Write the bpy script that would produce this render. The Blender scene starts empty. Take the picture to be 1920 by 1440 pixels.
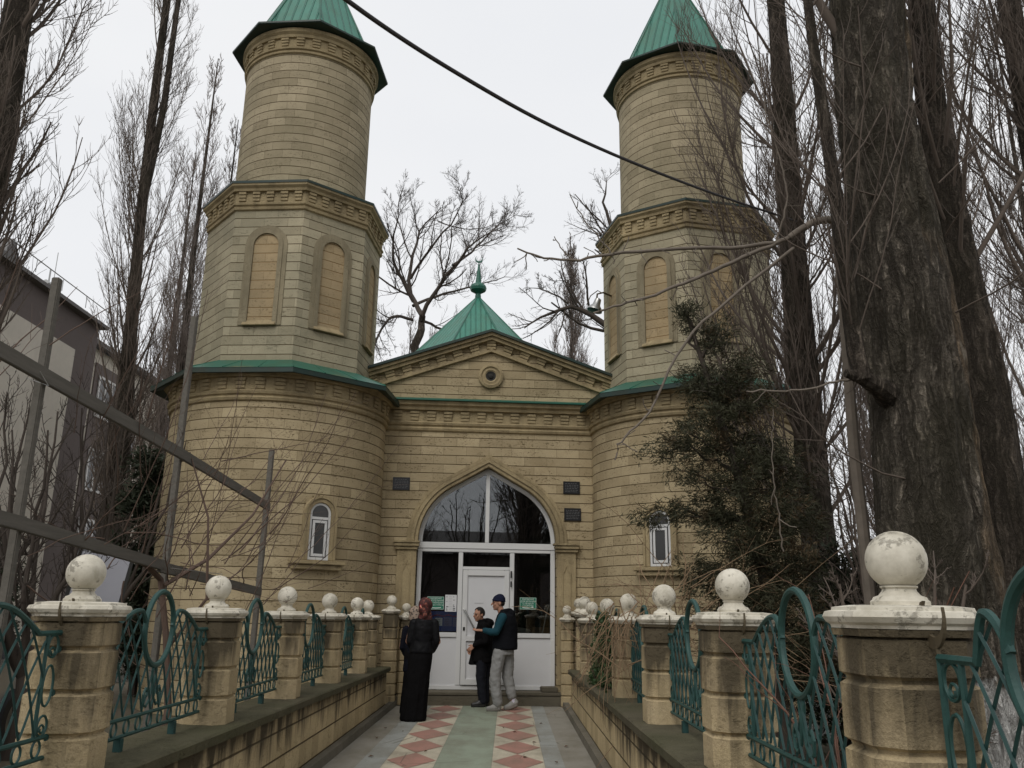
import bpy, bmesh, math, random
import numpy as np
from mathutils import Vector, Matrix, noise as mnoise
random.seed(7); RNG=np.random.default_rng(11)
PI=math.pi; R=math.radians
scene=bpy.context.scene; COL=scene.collection
# ------------------------------------------------------------------ materials
def newmat(name):
    m=bpy.data.materials.new(name); m.use_nodes=True; nt=m.node_tree; nt.nodes.clear()
    out=nt.nodes.new('ShaderNodeOutputMaterial'); b=nt.nodes.new('ShaderNodeBsdfPrincipled')
    nt.links.new(b.outputs[0],out.inputs[0]); return m,nt,b
class NT:
    def __init__(s,nt): s.nt=nt
    def n(s,t,**kw):
        nd=s.nt.nodes.new(t)
        for k,v in kw.items(): setattr(nd,k,v)
        return nd
    def l(s,a,b): s.nt.links.new(a,b)
    def set(s,sock,v):
        if hasattr(v,'is_linked') or isinstance(v,bpy.types.NodeSocket): s.l(v,sock)
        else: sock.default_value=v
    def math(s,op,a,b=0.,c=0.,clamp=False):
        nd=s.n('ShaderNodeMath',operation=op,use_clamp=clamp); s.set(nd.inputs[0],a); s.set(nd.inputs[1],b); s.set(nd.inputs[2],c); return nd.outputs[0]
    def mix(s,f,a,b,mode='MIX'):
        nd=s.n('ShaderNodeMix',data_type='RGBA',blend_type=mode); s.set(nd.inputs[0],f)
        s.set(nd.inputs[6],a if not isinstance(a,tuple) else (*a,1)); s.set(nd.inputs[7],b if not isinstance(b,tuple) else (*b,1)); return nd.outputs[2]
    def noise(s,vec,scale,detail=4,rough=.55,out=0):
        nd=s.n('ShaderNodeTexNoise'); s.l(vec,nd.inputs['Vector']); nd.inputs['Scale'].default_value=scale; nd.inputs['Detail'].default_value=detail; nd.inputs['Roughness'].default_value=rough; return nd.outputs[out]
    def ramp(s,f,p0,p1,c0=(0,0,0),c1=(1,1,1)):
        nd=s.n('ShaderNodeValToRGB'); s.l(f,nd.inputs[0]); e=nd.color_ramp.elements; e[0].position=p0; e[0].color=(*c0,1); e[1].position=p1; e[1].color=(*c1,1); return nd.outputs[0]
    def mapv(s,vec,sc=(1,1,1),loc=(0,0,0)):
        nd=s.n('ShaderNodeMapping'); s.l(vec,nd.inputs[0]); nd.inputs['Scale'].default_value=sc; nd.inputs['Location'].default_value=loc; return nd.outputs[0]
    def coord(s,w='Object'): return s.n('ShaderNodeTexCoord').outputs[w]
    def bump(s,h,strength=.5,dist=.01,nrm=None):
        nd=s.n('ShaderNodeBump'); nd.inputs['Strength'].default_value=strength; nd.inputs['Distance'].default_value=dist; s.l(h,nd.inputs['Height'])
        if nrm is not None: s.l(nrm,nd.inputs['Normal'])
        return nd.outputs[0]
def pos(g): return g.n('ShaderNodeNewGeometry').outputs['Position']
def stone(name,c1,c2,row=.1667,bw=.42,off=(0,-.138),mort=.0068,dirt=(.16,.15,.11),dirtamt=.5,streak=0.,streakcol=(.035,.03,.022),pits=.8,mortshadecol=(.085,.06,.03),brick=True,topz=None,stainscale=1.,front=0.):
    m,nt,b=newmat(name); g=NT(nt); uv=g.coord('UV'); P=pos(g)
    big=g.noise(P,.9,3); med=g.noise(P,4.5,5,.65); fine=g.noise(P,38,4,.7)
    col=g.mix(g.ramp(med,.3,.72),c1,c2)
    h=fine
    if brick:
        bt=g.n('ShaderNodeTexBrick'); g.l(g.mapv(uv,loc=(off[0],off[1],0)),bt.inputs['Vector']); bt.inputs['Scale'].default_value=1; bt.inputs['Brick Width'].default_value=bw; bt.inputs['Row Height'].default_value=row
        bt.inputs['Mortar Size'].default_value=.0045; bt.inputs['Mortar Smooth'].default_value=.3; bt.inputs['Color1'].default_value=(0,0,0,1); bt.inputs['Color2'].default_value=(1,1,1,1); bt.inputs['Mortar'].default_value=(.5,.5,.5,1)
        bt.offset=.43; bt.squash=1
        tint=g.mix(bt.outputs[0],tuple(x*.82 for x in c1),tuple(min(1,x*1.16) for x in c2))
        col=g.mix(.55,col,tint)
        col=g.mix(g.math('MULTIPLY',bt.outputs[1],.5),col,mortshadecol)
        sep=g.n('ShaderNodeSeparateXYZ'); g.l(uv,sep.inputs[0])
        fr=g.math('FRACT',g.math('DIVIDE',g.math('ADD',sep.outputs[1],off[1]+20*row),row))
        d=g.math('ABSOLUTE',g.math('SUBTRACT',fr,.5)); wob=g.math('MULTIPLY',g.math('SUBTRACT',g.noise(P,6,2),.5),.012)
        line=g.ramp(g.math('ADD',d,wob),.5-mort/row*1.35,.5-mort/row*.55)
        linef=g.math('MULTIPLY',line,.93)
        h=g.math('SUBTRACT',g.math('MULTIPLY',fine,.25),g.math('MULTIPLY',line,1.))
    pit=g.ramp(g.noise(g.mapv(P,(1,1,1.7)),24,5,.72),.545,.63); pitm=g.math('MULTIPLY',pit,g.ramp(g.noise(g.mapv(P,(1,1,2.2)),2.6,3),.38,.62))
    col=g.mix(g.math('MULTIPLY',pitm,pits*.95),col,(c1[0]*.28,c1[1]*.25,c1[2]*.2))
    col=g.mix(g.math('MULTIPLY',g.ramp(big,.38,.68),dirtamt),col,dirt)
    spec=g.ramp(g.noise(P,140,2),.35,.75,(.86,.86,.86),(1.1,1.1,1.1)); col=g.mix(1.,col,spec,'MULTIPLY')
    if brick: col=g.mix(linef,col,mortshadecol)  # course lines: shade of the recessed grooves put into the dark mortar colour
    if streak:
        st=g.noise(g.mapv(P,(7,7,.9)),stainscale,4,.6); st2=g.noise(g.mapv(P,(1.6,1.6,1.1)),1.,3)
        f=g.ramp(g.math('ADD',g.math('MULTIPLY',st,.65),g.math('MULTIPLY',st2,.45)),.5,.66)
        if topz:
            sp=g.n('ShaderNodeSeparateXYZ'); g.l(P,sp.inputs[0])
            mr=g.n('ShaderNodeMapRange'); g.l(sp.outputs[2],mr.inputs[0]); mr.inputs[1].default_value=topz[0]; mr.inputs[2].default_value=topz[1]; mr.inputs[3].default_value=-.16; mr.inputs[4].default_value=.2
            fs_=g.math('ADD',g.math('ADD',g.math('MULTIPLY',st,.65),g.math('MULTIPLY',st2,.45)),mr.outputs[0])
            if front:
                gn=g.n('ShaderNodeNewGeometry'); sn=g.n('ShaderNodeSeparateXYZ'); g.l(gn.outputs['True Normal'],sn.inputs[0]); fs_=g.math('ADD',fs_,g.math('MULTIPLY',g.math('SUBTRACT',g.math('MULTIPLY',sn.outputs[1],-1.),.45),front))  # faces turned toward the viewer take more of the dark colour
            f=g.ramp(fs_,.5,.68)
        col=g.mix(g.math('MULTIPLY',f,streak),col,streakcol)
    g.l(col,b.inputs['Base Color']); b.inputs['Roughness'].default_value=.92; b.inputs['Specular IOR Level'].default_value=.2
    hh=g.math('SUBTRACT',h,g.math('MULTIPLY',pitm,.5))
    g.l(g.bump(hh,.75,.012),b.inputs['Normal']); return m
def simple(name,col,rough=.6,metal=0,var=.25,scale=8,bump=0,spec=.4,bscale=60):
    m,nt,b=newmat(name); g=NT(nt); P=g.coord('Object')
    n=g.noise(P,scale,5,.6); c=g.mix(n,tuple(x*(1-var) for x in col),tuple(min(1,x*(1+var)) for x in col))
    g.l(c,b.inputs['Base Color']); b.inputs['Roughness'].default_value=rough; b.inputs['Metallic'].default_value=metal; b.inputs['Specular IOR Level'].default_value=spec
    if bump: g.l(g.bump(g.noise(P,bscale,4),bump,.004),b.inputs['Normal'])
    return m
M={}
M['stone']=stone('warm shell limestone',(.35,.275,.16),(.50,.41,.258),dirtamt=.45,dirt=(.235,.19,.115),pits=1.)
M['stone_oct']=stone('weathered grey limestone',(.345,.30,.20),(.475,.42,.295),dirtamt=.6,dirt=(.25,.235,.165),pits=.6)
M['stone_shaft']=stone('brown limestone',(.32,.268,.172),(.45,.38,.26),bw=.36,dirtamt=.5,dirt=(.24,.21,.135),pits=.7)
M['trim']=stone('carved trim stone',(.36,.285,.165),(.46,.37,.215),brick=False,dirtamt=.6,dirt=(.25,.20,.12),pits=.4,streak=.35,streakcol=(.09,.07,.04))
M['trim_grey']=stone('grey carved stone',(.29,.245,.16),(.37,.32,.215),brick=False,dirtamt=.6,dirt=(.20,.175,.115),pits=.4,streak=.3,streakcol=(.09,.075,.05))
M['niche']=stone('orange niche stone',(.385,.285,.155),(.48,.365,.215),bw=1.5,dirtamt=.35,pits=.6,mort=.006,mortshadecol=(.22,.14,.06))
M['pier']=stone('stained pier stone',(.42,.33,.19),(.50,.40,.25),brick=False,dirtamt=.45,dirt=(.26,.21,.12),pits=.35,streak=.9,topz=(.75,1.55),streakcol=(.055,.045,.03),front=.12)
M['lowwall']=stone('stained wall stone',(.47,.37,.21),(.56,.45,.27),row=.215,bw=.27,off=(0,-.09),mort=.008,dirtamt=.4,dirt=(.25,.2,.12),pits=.4,streak=.96,topz=(.22,.74),streakcol=(.05,.04,.025),stainscale=1.1)
M['coping']=stone('mossy dark coping',(.075,.066,.042),(.12,.105,.068),brick=False,dirtamt=.5,dirt=(.055,.06,.025),pits=.3)
M['concrete']=stone('dark damp concrete',(.15,.135,.105),(.20,.18,.145),brick=False,dirtamt=.6,dirt=(.10,.095,.07),pits=.3)
M['stepstone']=stone('grey step stone',(.13,.115,.085),(.17,.15,.11),brick=False,dirtamt=.5,dirt=(.08,.07,.05),pits=.3)
def whitepaint():
    m,nt,b=newmat('chipped white paint'); g=NT(nt); oi=g.n('ShaderNodeObjectInfo'); P=g.n('ShaderNodeVectorMath',operation='ADD'); g.l(pos(g),P.inputs[0]); 
    P=pos(g)
    a=g.noise(P,9,5,.65); c=g.noise(P,46,4,.6)
    chip=g.ramp(g.math('ADD',g.math('MULTIPLY',a,.7),g.math('MULTIPLY',c,.35)),.575,.62)
    dirt=g.ramp(g.noise(P,6,6,.68),.40,.66)
    col=g.mix(g.math('MULTIPLY',dirt,.75),(.64,.60,.505),(.31,.28,.21)); col=g.mix(g.math('MULTIPLY',chip,.62),col,(.15,.135,.105))
    g.l(col,b.inputs['Base Color']); b.inputs['Roughness'].default_value=.7; b.inputs['Specular IOR Level'].default_value=.25
    g.l(g.bump(g.math('MULTIPLY',chip,-1.),.4,.004),b.inputs['Normal']); return m
M['whitepaint']=whitepaint()
def roofmat(name,c,sc=None,rough=.45):
    m,nt,b=newmat(name); g=NT(nt); P=g.coord('Object'); n=g.noise(P,3,5,.6)
    col=g.mix(n,tuple(x*.78 for x in c),tuple(x*1.2 for x in c))
    col=g.mix(g.math('MULTIPLY',g.ramp(g.noise(g.mapv(P,(2,2,.7)),1.2,5,.65),.45,.7),.55),col,(c[0]*.6+.025,c[1]*.55+.012,c[2]*.5))
    uv=g.coord('UV'); sep=g.n('ShaderNodeSeparateXYZ'); g.l(uv,sep.inputs[0])
    if sc:
        fr=g.math('FRACT',g.math('DIVIDE',sep.outputs[0],sc)); d=g.math('ABSOLUTE',g.math('SUBTRACT',fr,.5)); line=g.ramp(d,.36,.46)
        g.l(g.bump(line,.9,.03),b.inputs['Normal']); col=g.mix(g.math('MULTIPLY',line,.28),col,tuple(x*.45 for x in c))
    g.l(col,b.inputs['Base Color']); b.inputs['Roughness'].default_value=rough; b.inputs['Specular IOR Level'].default_value=.4; return m
M['roof']=roofmat('green ribbed metal roofing',(.038,.185,.132),.16)
M['roof_flat']=roofmat('green sheet metal',(.013,.105,.07))
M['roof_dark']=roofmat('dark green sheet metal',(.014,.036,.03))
M['pvc']=simple('white window plastic',(.60,.60,.59),.4,0,.06,3)
M['pvcpanel']=simple('white panel plastic',(.58,.58,.585),.45,0,.08,2)
M['steel']=simple('brushed steel',(.35,.35,.34),.35,.9,.15)
M['black']=simple('black rubber',(.02,.02,.02),.7)
def glass(name,fac=.085):
    m=bpy.data.materials.new(name); m.use_nodes=True; nt=m.node_tree; nt.nodes.clear(); g=NT(nt)
    out=g.n('ShaderNodeOutputMaterial'); mx=g.n('ShaderNodeMixShader'); t=g.n('ShaderNodeBsdfTransparent'); t.inputs[0].default_value=(.84,.86,.85,1); gl=g.n('ShaderNodeBsdfGlossy'); gl.inputs['Roughness'].default_value=.006; gl.inputs[0].default_value=(.95,.97,1,1)
    fr=g.n('ShaderNodeFresnel'); fr.inputs[0].default_value=1.5; f=g.math('ADD',fr.outputs[0],fac-.04)
    g.l(f,mx.inputs[0]); g.l(t.outputs[0],mx.inputs[1]); g.l(gl.outputs[0],mx.inputs[2]); g.l(mx.outputs[0],out.inputs[0]); return m
M['glass']=glass('window glass')
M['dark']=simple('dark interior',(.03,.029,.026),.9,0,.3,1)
M['darkglass']=simple('dark curtained glass',(.025,.024,.022),.12,0,.3,2,spec=.5)
M['plaque']=simple('black granite',(.02,.02,.021),.25,0,.4,40)
M['engrave']=simple('engraved grey lettering',(.09,.09,.092),.6)
M['signgreen']=simple('green sign film',(.012,.16,.095),.5,0,.1)
M['signwhite']=simple('white lettering',(.62,.66,.62),.6,0,.05)
M['paper']=simple('printed paper',(.6,.6,.6),.8,0,.06)
M['ink']=simple('grey print',(.10,.10,.11),.8)
M['boardblue']=simple('blue board',(.05,.085,.27),.6,0,.5,6)
M['boardpale']=simple('pale blue sheet',(.17,.18,.32),.8,0,.2,14)
M['boardred']=simple('red ribbon print',(.25,.05,.07),.7,0,.5,20)
M['wood']=simple('brown wood',(.11,.07,.035),.7,0,.3,12)
M['iron']=simple('green painted iron',(.019,.062,.054),.55,0,.35,25,.3,bscale=90)
M['iron_dark']=simple('old dark green iron',(.013,.05,.045),.6,0,.4,25,.3)
M['rust']=simple('brown rusty iron',(.085,.066,.038),.8,0,.4,20,.3)
M['greywood']=None
def woodgrey():
    m,nt,b=newmat('weathered grey timber'); g=NT(nt); P=g.coord('Object'); n=g.noise(g.mapv(P,(18,1.2,18)),2.,5,.65)
    g.l(g.mix(n,(.055,.05,.042),(.165,.15,.125)),b.inputs['Base Color']); b.inputs['Roughness'].default_value=.85; g.l(g.bump(n,.5,.006),b.inputs['Normal']); return m
M['greywood']=woodgrey()
def bark(name,c0,c1,white=None,peel=False,sx=7.,bd=.05):
    m,nt,b=newmat(name); g=NT(nt); P=pos(g)
    wv=g.n('ShaderNodeVectorMath',operation='ADD'); sc=g.n('ShaderNodeVectorMath',operation='SCALE'); g.l(g.noise(P,2.2,3,out=1),sc.inputs[0]); sc.inputs['Scale'].default_value=.22; g.l(P,wv.inputs[0]); g.l(sc.outputs[0],wv.inputs[1]); W=wv.outputs[0]
    ns=g.noise(g.mapv(W,(1,1,.09)),sx*1.3,6,.65); n2=g.noise(g.mapv(W,(1,1,.16)),sx*3.2,5,.7); n3=g.noise(g.mapv(P,(1,1,1.6)),sx*5,4,.7)
    rid=g.math('ABSOLUTE',g.math('SUBTRACT',ns,.5)); rid2=g.math('ABSOLUTE',g.math('SUBTRACT',n2,.5))
    f1=g.ramp(rid,.0,.10); f2=g.ramp(rid2,.0,.10); crack=g.math('MULTIPLY',f1,g.math('ADD',.35,g.math('MULTIPLY',f2,.65)))
    h=g.math('ADD',g.math('ADD',g.math('MULTIPLY',f1,.7),g.math('MULTIPLY',f2,.35)),g.math('MULTIPLY',n3,.3))
    col=g.mix(g.ramp(n3,.3,.72),c0,c1); col=g.mix(g.math('MULTIPLY',g.math('SUBTRACT',1.,crack),.8),col,tuple(x*.16 for x in c0))
    col=g.mix(g.math('MULTIPLY',g.ramp(g.noise(g.mapv(P,(1,1,.5)),1.9,5,.6),.42,.66),.68),col,(c0[0]*.42,c0[1]*.45,c0[2]*.38))
    if peel:
        oc=g.coord('Object'); so=g.n('ShaderNodeSeparateXYZ'); g.l(oc,so.inputs[0])
        pf=g.math('ADD',g.math('MULTIPLY',so.outputs[0],1.1),g.math('MULTIPLY',g.noise(g.mapv(P,(1,1,.22)),4.5,3),1.))
        pk=g.ramp(pf,.68,.80); col=g.mix(g.math('MULTIPLY',g.math('MULTIPLY',pk,.75),g.math('ADD',.25,g.math('MULTIPLY',crack,.75))),col,g.mix(n2,(.16,.105,.062),(.40,.28,.165)))
        pk2=g.ramp(pf,.9,.93); pk2=g.math('MULTIPLY',pk2,g.ramp(g.noise(g.mapv(P,(1,1,.3)),9,3),.5,.56)); col=g.mix(g.math('MULTIPLY',pk2,.55),col,(.40,.355,.29))
    if white:
        sp=g.n('ShaderNodeSeparateXYZ'); g.l(P,sp.inputs[0]); f=g.math('DIVIDE',g.math('ADD',sp.outputs[2],g.math('MULTIPLY',g.noise(P,7,4),.35)),10.)
        col=g.mix(g.math('MULTIPLY',g.ramp(f,white/10,white/10+.005,(1,1,1),(0,0,0)),g.ramp(crack,0,.3,(.35,.35,.35),(.9,.9,.9))),col,(.62,.61,.58))
    g.l(col,b.inputs['Base Color']); b.inputs['Roughness'].default_value=.95; b.inputs['Specular IOR Level'].default_value=.15; g.l(g.bump(h,1.,bd),b.inputs['Normal']); return m
M['bark']=bark('furrowed poplar bark',(.10,.08,.062),(.24,.20,.16),white=1.15)
M['bark_big']=bark('thick old poplar bark',(.135,.112,.086),(.36,.315,.255),white=1.2,peel=True,sx=6.,bd=.07)
M['bark_far']=bark('distant poplar bark',(.10,.08,.064),(.19,.16,.13),sx=6)
M['twig']=simple('poplar twigs',(.115,.09,.072),.9,0,.3,2)
M['twig_far']=simple('distant twigs',(.15,.122,.105),.9,0,.3,1)
M['twig_dark']=simple('dark shrub twigs',(.055,.043,.034),.9,0,.3,3)
M['twig_grey']=simple('grey fruit tree wood',(.15,.125,.10),.85,0,.35,9,.3)
M['vine']=simple('red brown vine canes',(.105,.068,.05),.8,0,.4,6)
M['vine_red']=simple('reddish vine canes',(.15,.075,.05),.7,0,.35,6)
M['cane']=simple('dry tan canes',(.23,.155,.09),.8,0,.4,5)
def leafmat(name,c0,c1,sc=2.):
    m,nt,b=newmat(name); g=NT(nt); P=pos(g); n=g.noise(P,sc,4,.6); n2=g.noise(P,30,2)
    g.l(g.mix(g.math('ADD',g.math('MULTIPLY',n,.6),g.math('MULTIPLY',n2,.4)),c0,c1),b.inputs['Base Color']); b.inputs['Roughness'].default_value=.7; b.inputs['Specular IOR Level'].default_value=.25; return m
M['juniper']=leafmat('juniper foliage',(.014,.017,.009),(.066,.064,.032))
M['brownleaf']=leafmat('browned juniper foliage',(.045,.03,.015),(.10,.07,.035))
M['cypress']=leafmat('dark evergreen foliage',(.012,.018,.01),(.045,.055,.03))
M['ivy']=leafmat('ivy leaves',(.012,.03,.01),(.05,.085,.03),6)
def groundmat():
    m,nt,b=newmat('damp garden soil'); g=NT(nt); P=pos(g); n=g.noise(P,1.5,6,.65); k=g.noise(P,22,5,.7)
    c=g.mix(n,(.07,.056,.04),(.135,.115,.08)); c=g.mix(g.ramp(k,.55,.7),c,(.17,.12,.065)); c=g.mix(g.math('MULTIPLY',g.ramp(g.noise(P,.5,4),.5,.65),.5),c,(.055,.075,.03))
    g.l(c,b.inputs['Base Color']); b.inputs['Roughness'].default_value=.95; g.l(g.bump(k,.8,.03),b.inputs['Normal']); return m
M['soil']=groundmat()
def pathmat(name,c,v=.12,dirt=.35):
    m,nt,b=newmat(name); g=NT(nt); P=pos(g)
    c2=g.mix(g.noise(P,3,5,.65),tuple(x*(1-v) for x in c),tuple(x*(1+v) for x in c)); c2=g.mix(g.ramp(g.noise(P,120,3),.45,.7,(0,0,0),(.35,.35,.35)),c2,tuple(x*.6 for x in c))
    c2=g.mix(g.math('MULTIPLY',g.ramp(g.noise(g.mapv(P,(1.3,.7,1)),1.6,7,.68),.42,.64),min(1,dirt*1.5)),c2,(.14,.125,.09)); vo=g.n('ShaderNodeTexVoronoi',feature='DISTANCE_TO_EDGE'); g.l(g.mapv(P,(.9,.55,1)),vo.inputs['Vector']); vo.inputs['Scale'].default_value=1.1; c2=g.mix(g.math('MULTIPLY',g.ramp(vo.outputs['Distance'],.002,.008,(1,1,1),(0,0,0)),g.math('MULTIPLY',g.ramp(g.noise(P,1.4,2),.5,.56),.6)),c2,(.07,.06,.045)); c2=g.mix(g.math('MULTIPLY',g.ramp(g.noise(P,38,3,.7),.64,.7),.5),c2,(.09,.075,.05))
    g.l(c2,b.inputs['Base Color']); b.inputs['Roughness'].default_value=.62; b.inputs['Specular IOR Level'].default_value=.35; g.l(g.bump(g.noise(P,90,3),.25,.004),b.inputs['Normal']); return m
M['p_grey']=pathmat('grey path concrete',(.25,.235,.20),.2,.45); M['p_green']=pathmat('green terrazzo',(.26,.30,.228)); M['p_cream']=pathmat('cream terrazzo',(.50,.45,.345)); M['p_red']=pathmat('red terrazzo',(.36,.19,.15)); M['p_blue']=pathmat('blue grey terrazzo',(.29,.30,.28))
def wallmat(name,c,row=None):
    m,nt,b=newmat(name); g=NT(nt); P=pos(g); col=g.mix(g.noise(P,.6,5),tuple(x*.85 for x in c),tuple(x*1.12 for x in c)); col=g.mix(g.math('MULTIPLY',g.ramp(g.noise(P,6,4),.4,.7),.2),col,tuple(x*.7 for x in c))
    g.l(col,b.inputs['Base Color']); b.inputs['Roughness'].default_value=.9; return m
M['apt_brown']=wallmat('brown cladding',(.125,.10,.092)); M['apt_cream']=wallmat('cream render',(.58,.53,.45)); M['apt_white']=wallmat('white frames',(.7,.69,.67)); M['apt_roof']=wallmat('grey roof metal',(.16,.15,.145)); M['apt_glass']=simple('apartment glass',(.07,.07,.075),.15,0,.5,.5)
M['cloth_black']=simple('black cloth',(.007,.0066,.007),.95,0,.4,5,.6,.05,30); M['leather']=simple('black leather',(.006,.006,.007),.6,0,.3,8,.6,.12,25); M['navy']=simple('navy coat',(.008,.0085,.013),.95,0,.3,5,.4,.05,30)
M['jacket']=simple('dark jacket',(.0075,.008,.010),.9,0,.3,6,.6,.06,25); M['teal']=simple('teal sleeve',(.008,.045,.062),.8,0,.25,8,.4,.2,25); M['trouser']=simple('dark trousers',(.012,.013,.018),.9,0,.3,6,.4,.15,25)
M['sweat']=simple('grey sweatpants',(.24,.24,.235),.95,0,.12,7,.6,.1,18); M['shoe']=simple('grey trainers',(.24,.235,.22),.7,0,.3,14); M['shoe_dark']=simple('black shoes',(.018,.017,.016),.45); M['sock']=simple('white socks',(.55,.53,.62),.9); M['sole']=simple('pale soles',(.17,.16,.14),.8)
M['skin']=simple('skin',(.36,.19,.125),.55,0,.1,10,spec=.3); M['hair']=simple('dark hair',(.014,.011,.009),.7,0,.3,30,.5,.3,120); M['beanie']=simple('navy knit hat',(.012,.014,.032),.95,0,.25,30,.6,.1,120); M['eye']=simple('dark eyes',(.012,.01,.009),.3); M['lip']=simple('lips',(.24,.10,.08),.6)
def scarf(name,c0,c1,c2,sc):
    m,nt,b=newmat(name); g=NT(nt); P=g.coord('Object'); v=g.n('ShaderNodeTexVoronoi'); g.l(P,v.inputs['Vector']); v.inputs['Scale'].default_value=sc
    c=g.mix(g.ramp(v.outputs['Distance'],.28,.5),c0,c1); c=g.mix(g.ramp(g.noise(P,sc*.6,3),.6,.68),c,c2); g.l(c,b.inputs['Base Color']); b.inputs['Roughness'].default_value=.75; return m
M['scarf_red']=scarf('red patterned scarf',(.10,.016,.012),(.04,.01,.009),(.26,.08,.05),30); M['scarf_leo']=scarf('leopard print scarf',(.03,.022,.018),(.28,.21,.16),(.05,.035,.025),32)
M['flower']=scarf('pink flower print',(.75,.45,.25),(.55,.07,.08),(.8,.3,.3),40)
M['carpaint']=simple('silver car paint',(.45,.46,.47),.3,.5,.05); M['whiteboard']=simple('pale grey board',(.33,.33,.36),.7,0,.1,2)
M['cable']=simple('black cable sheath',(.03,.025,.024),.6)
M['leaf_litter']=simple('dry leaves',(.10,.055,.03),.9,0,.5,3)
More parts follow.
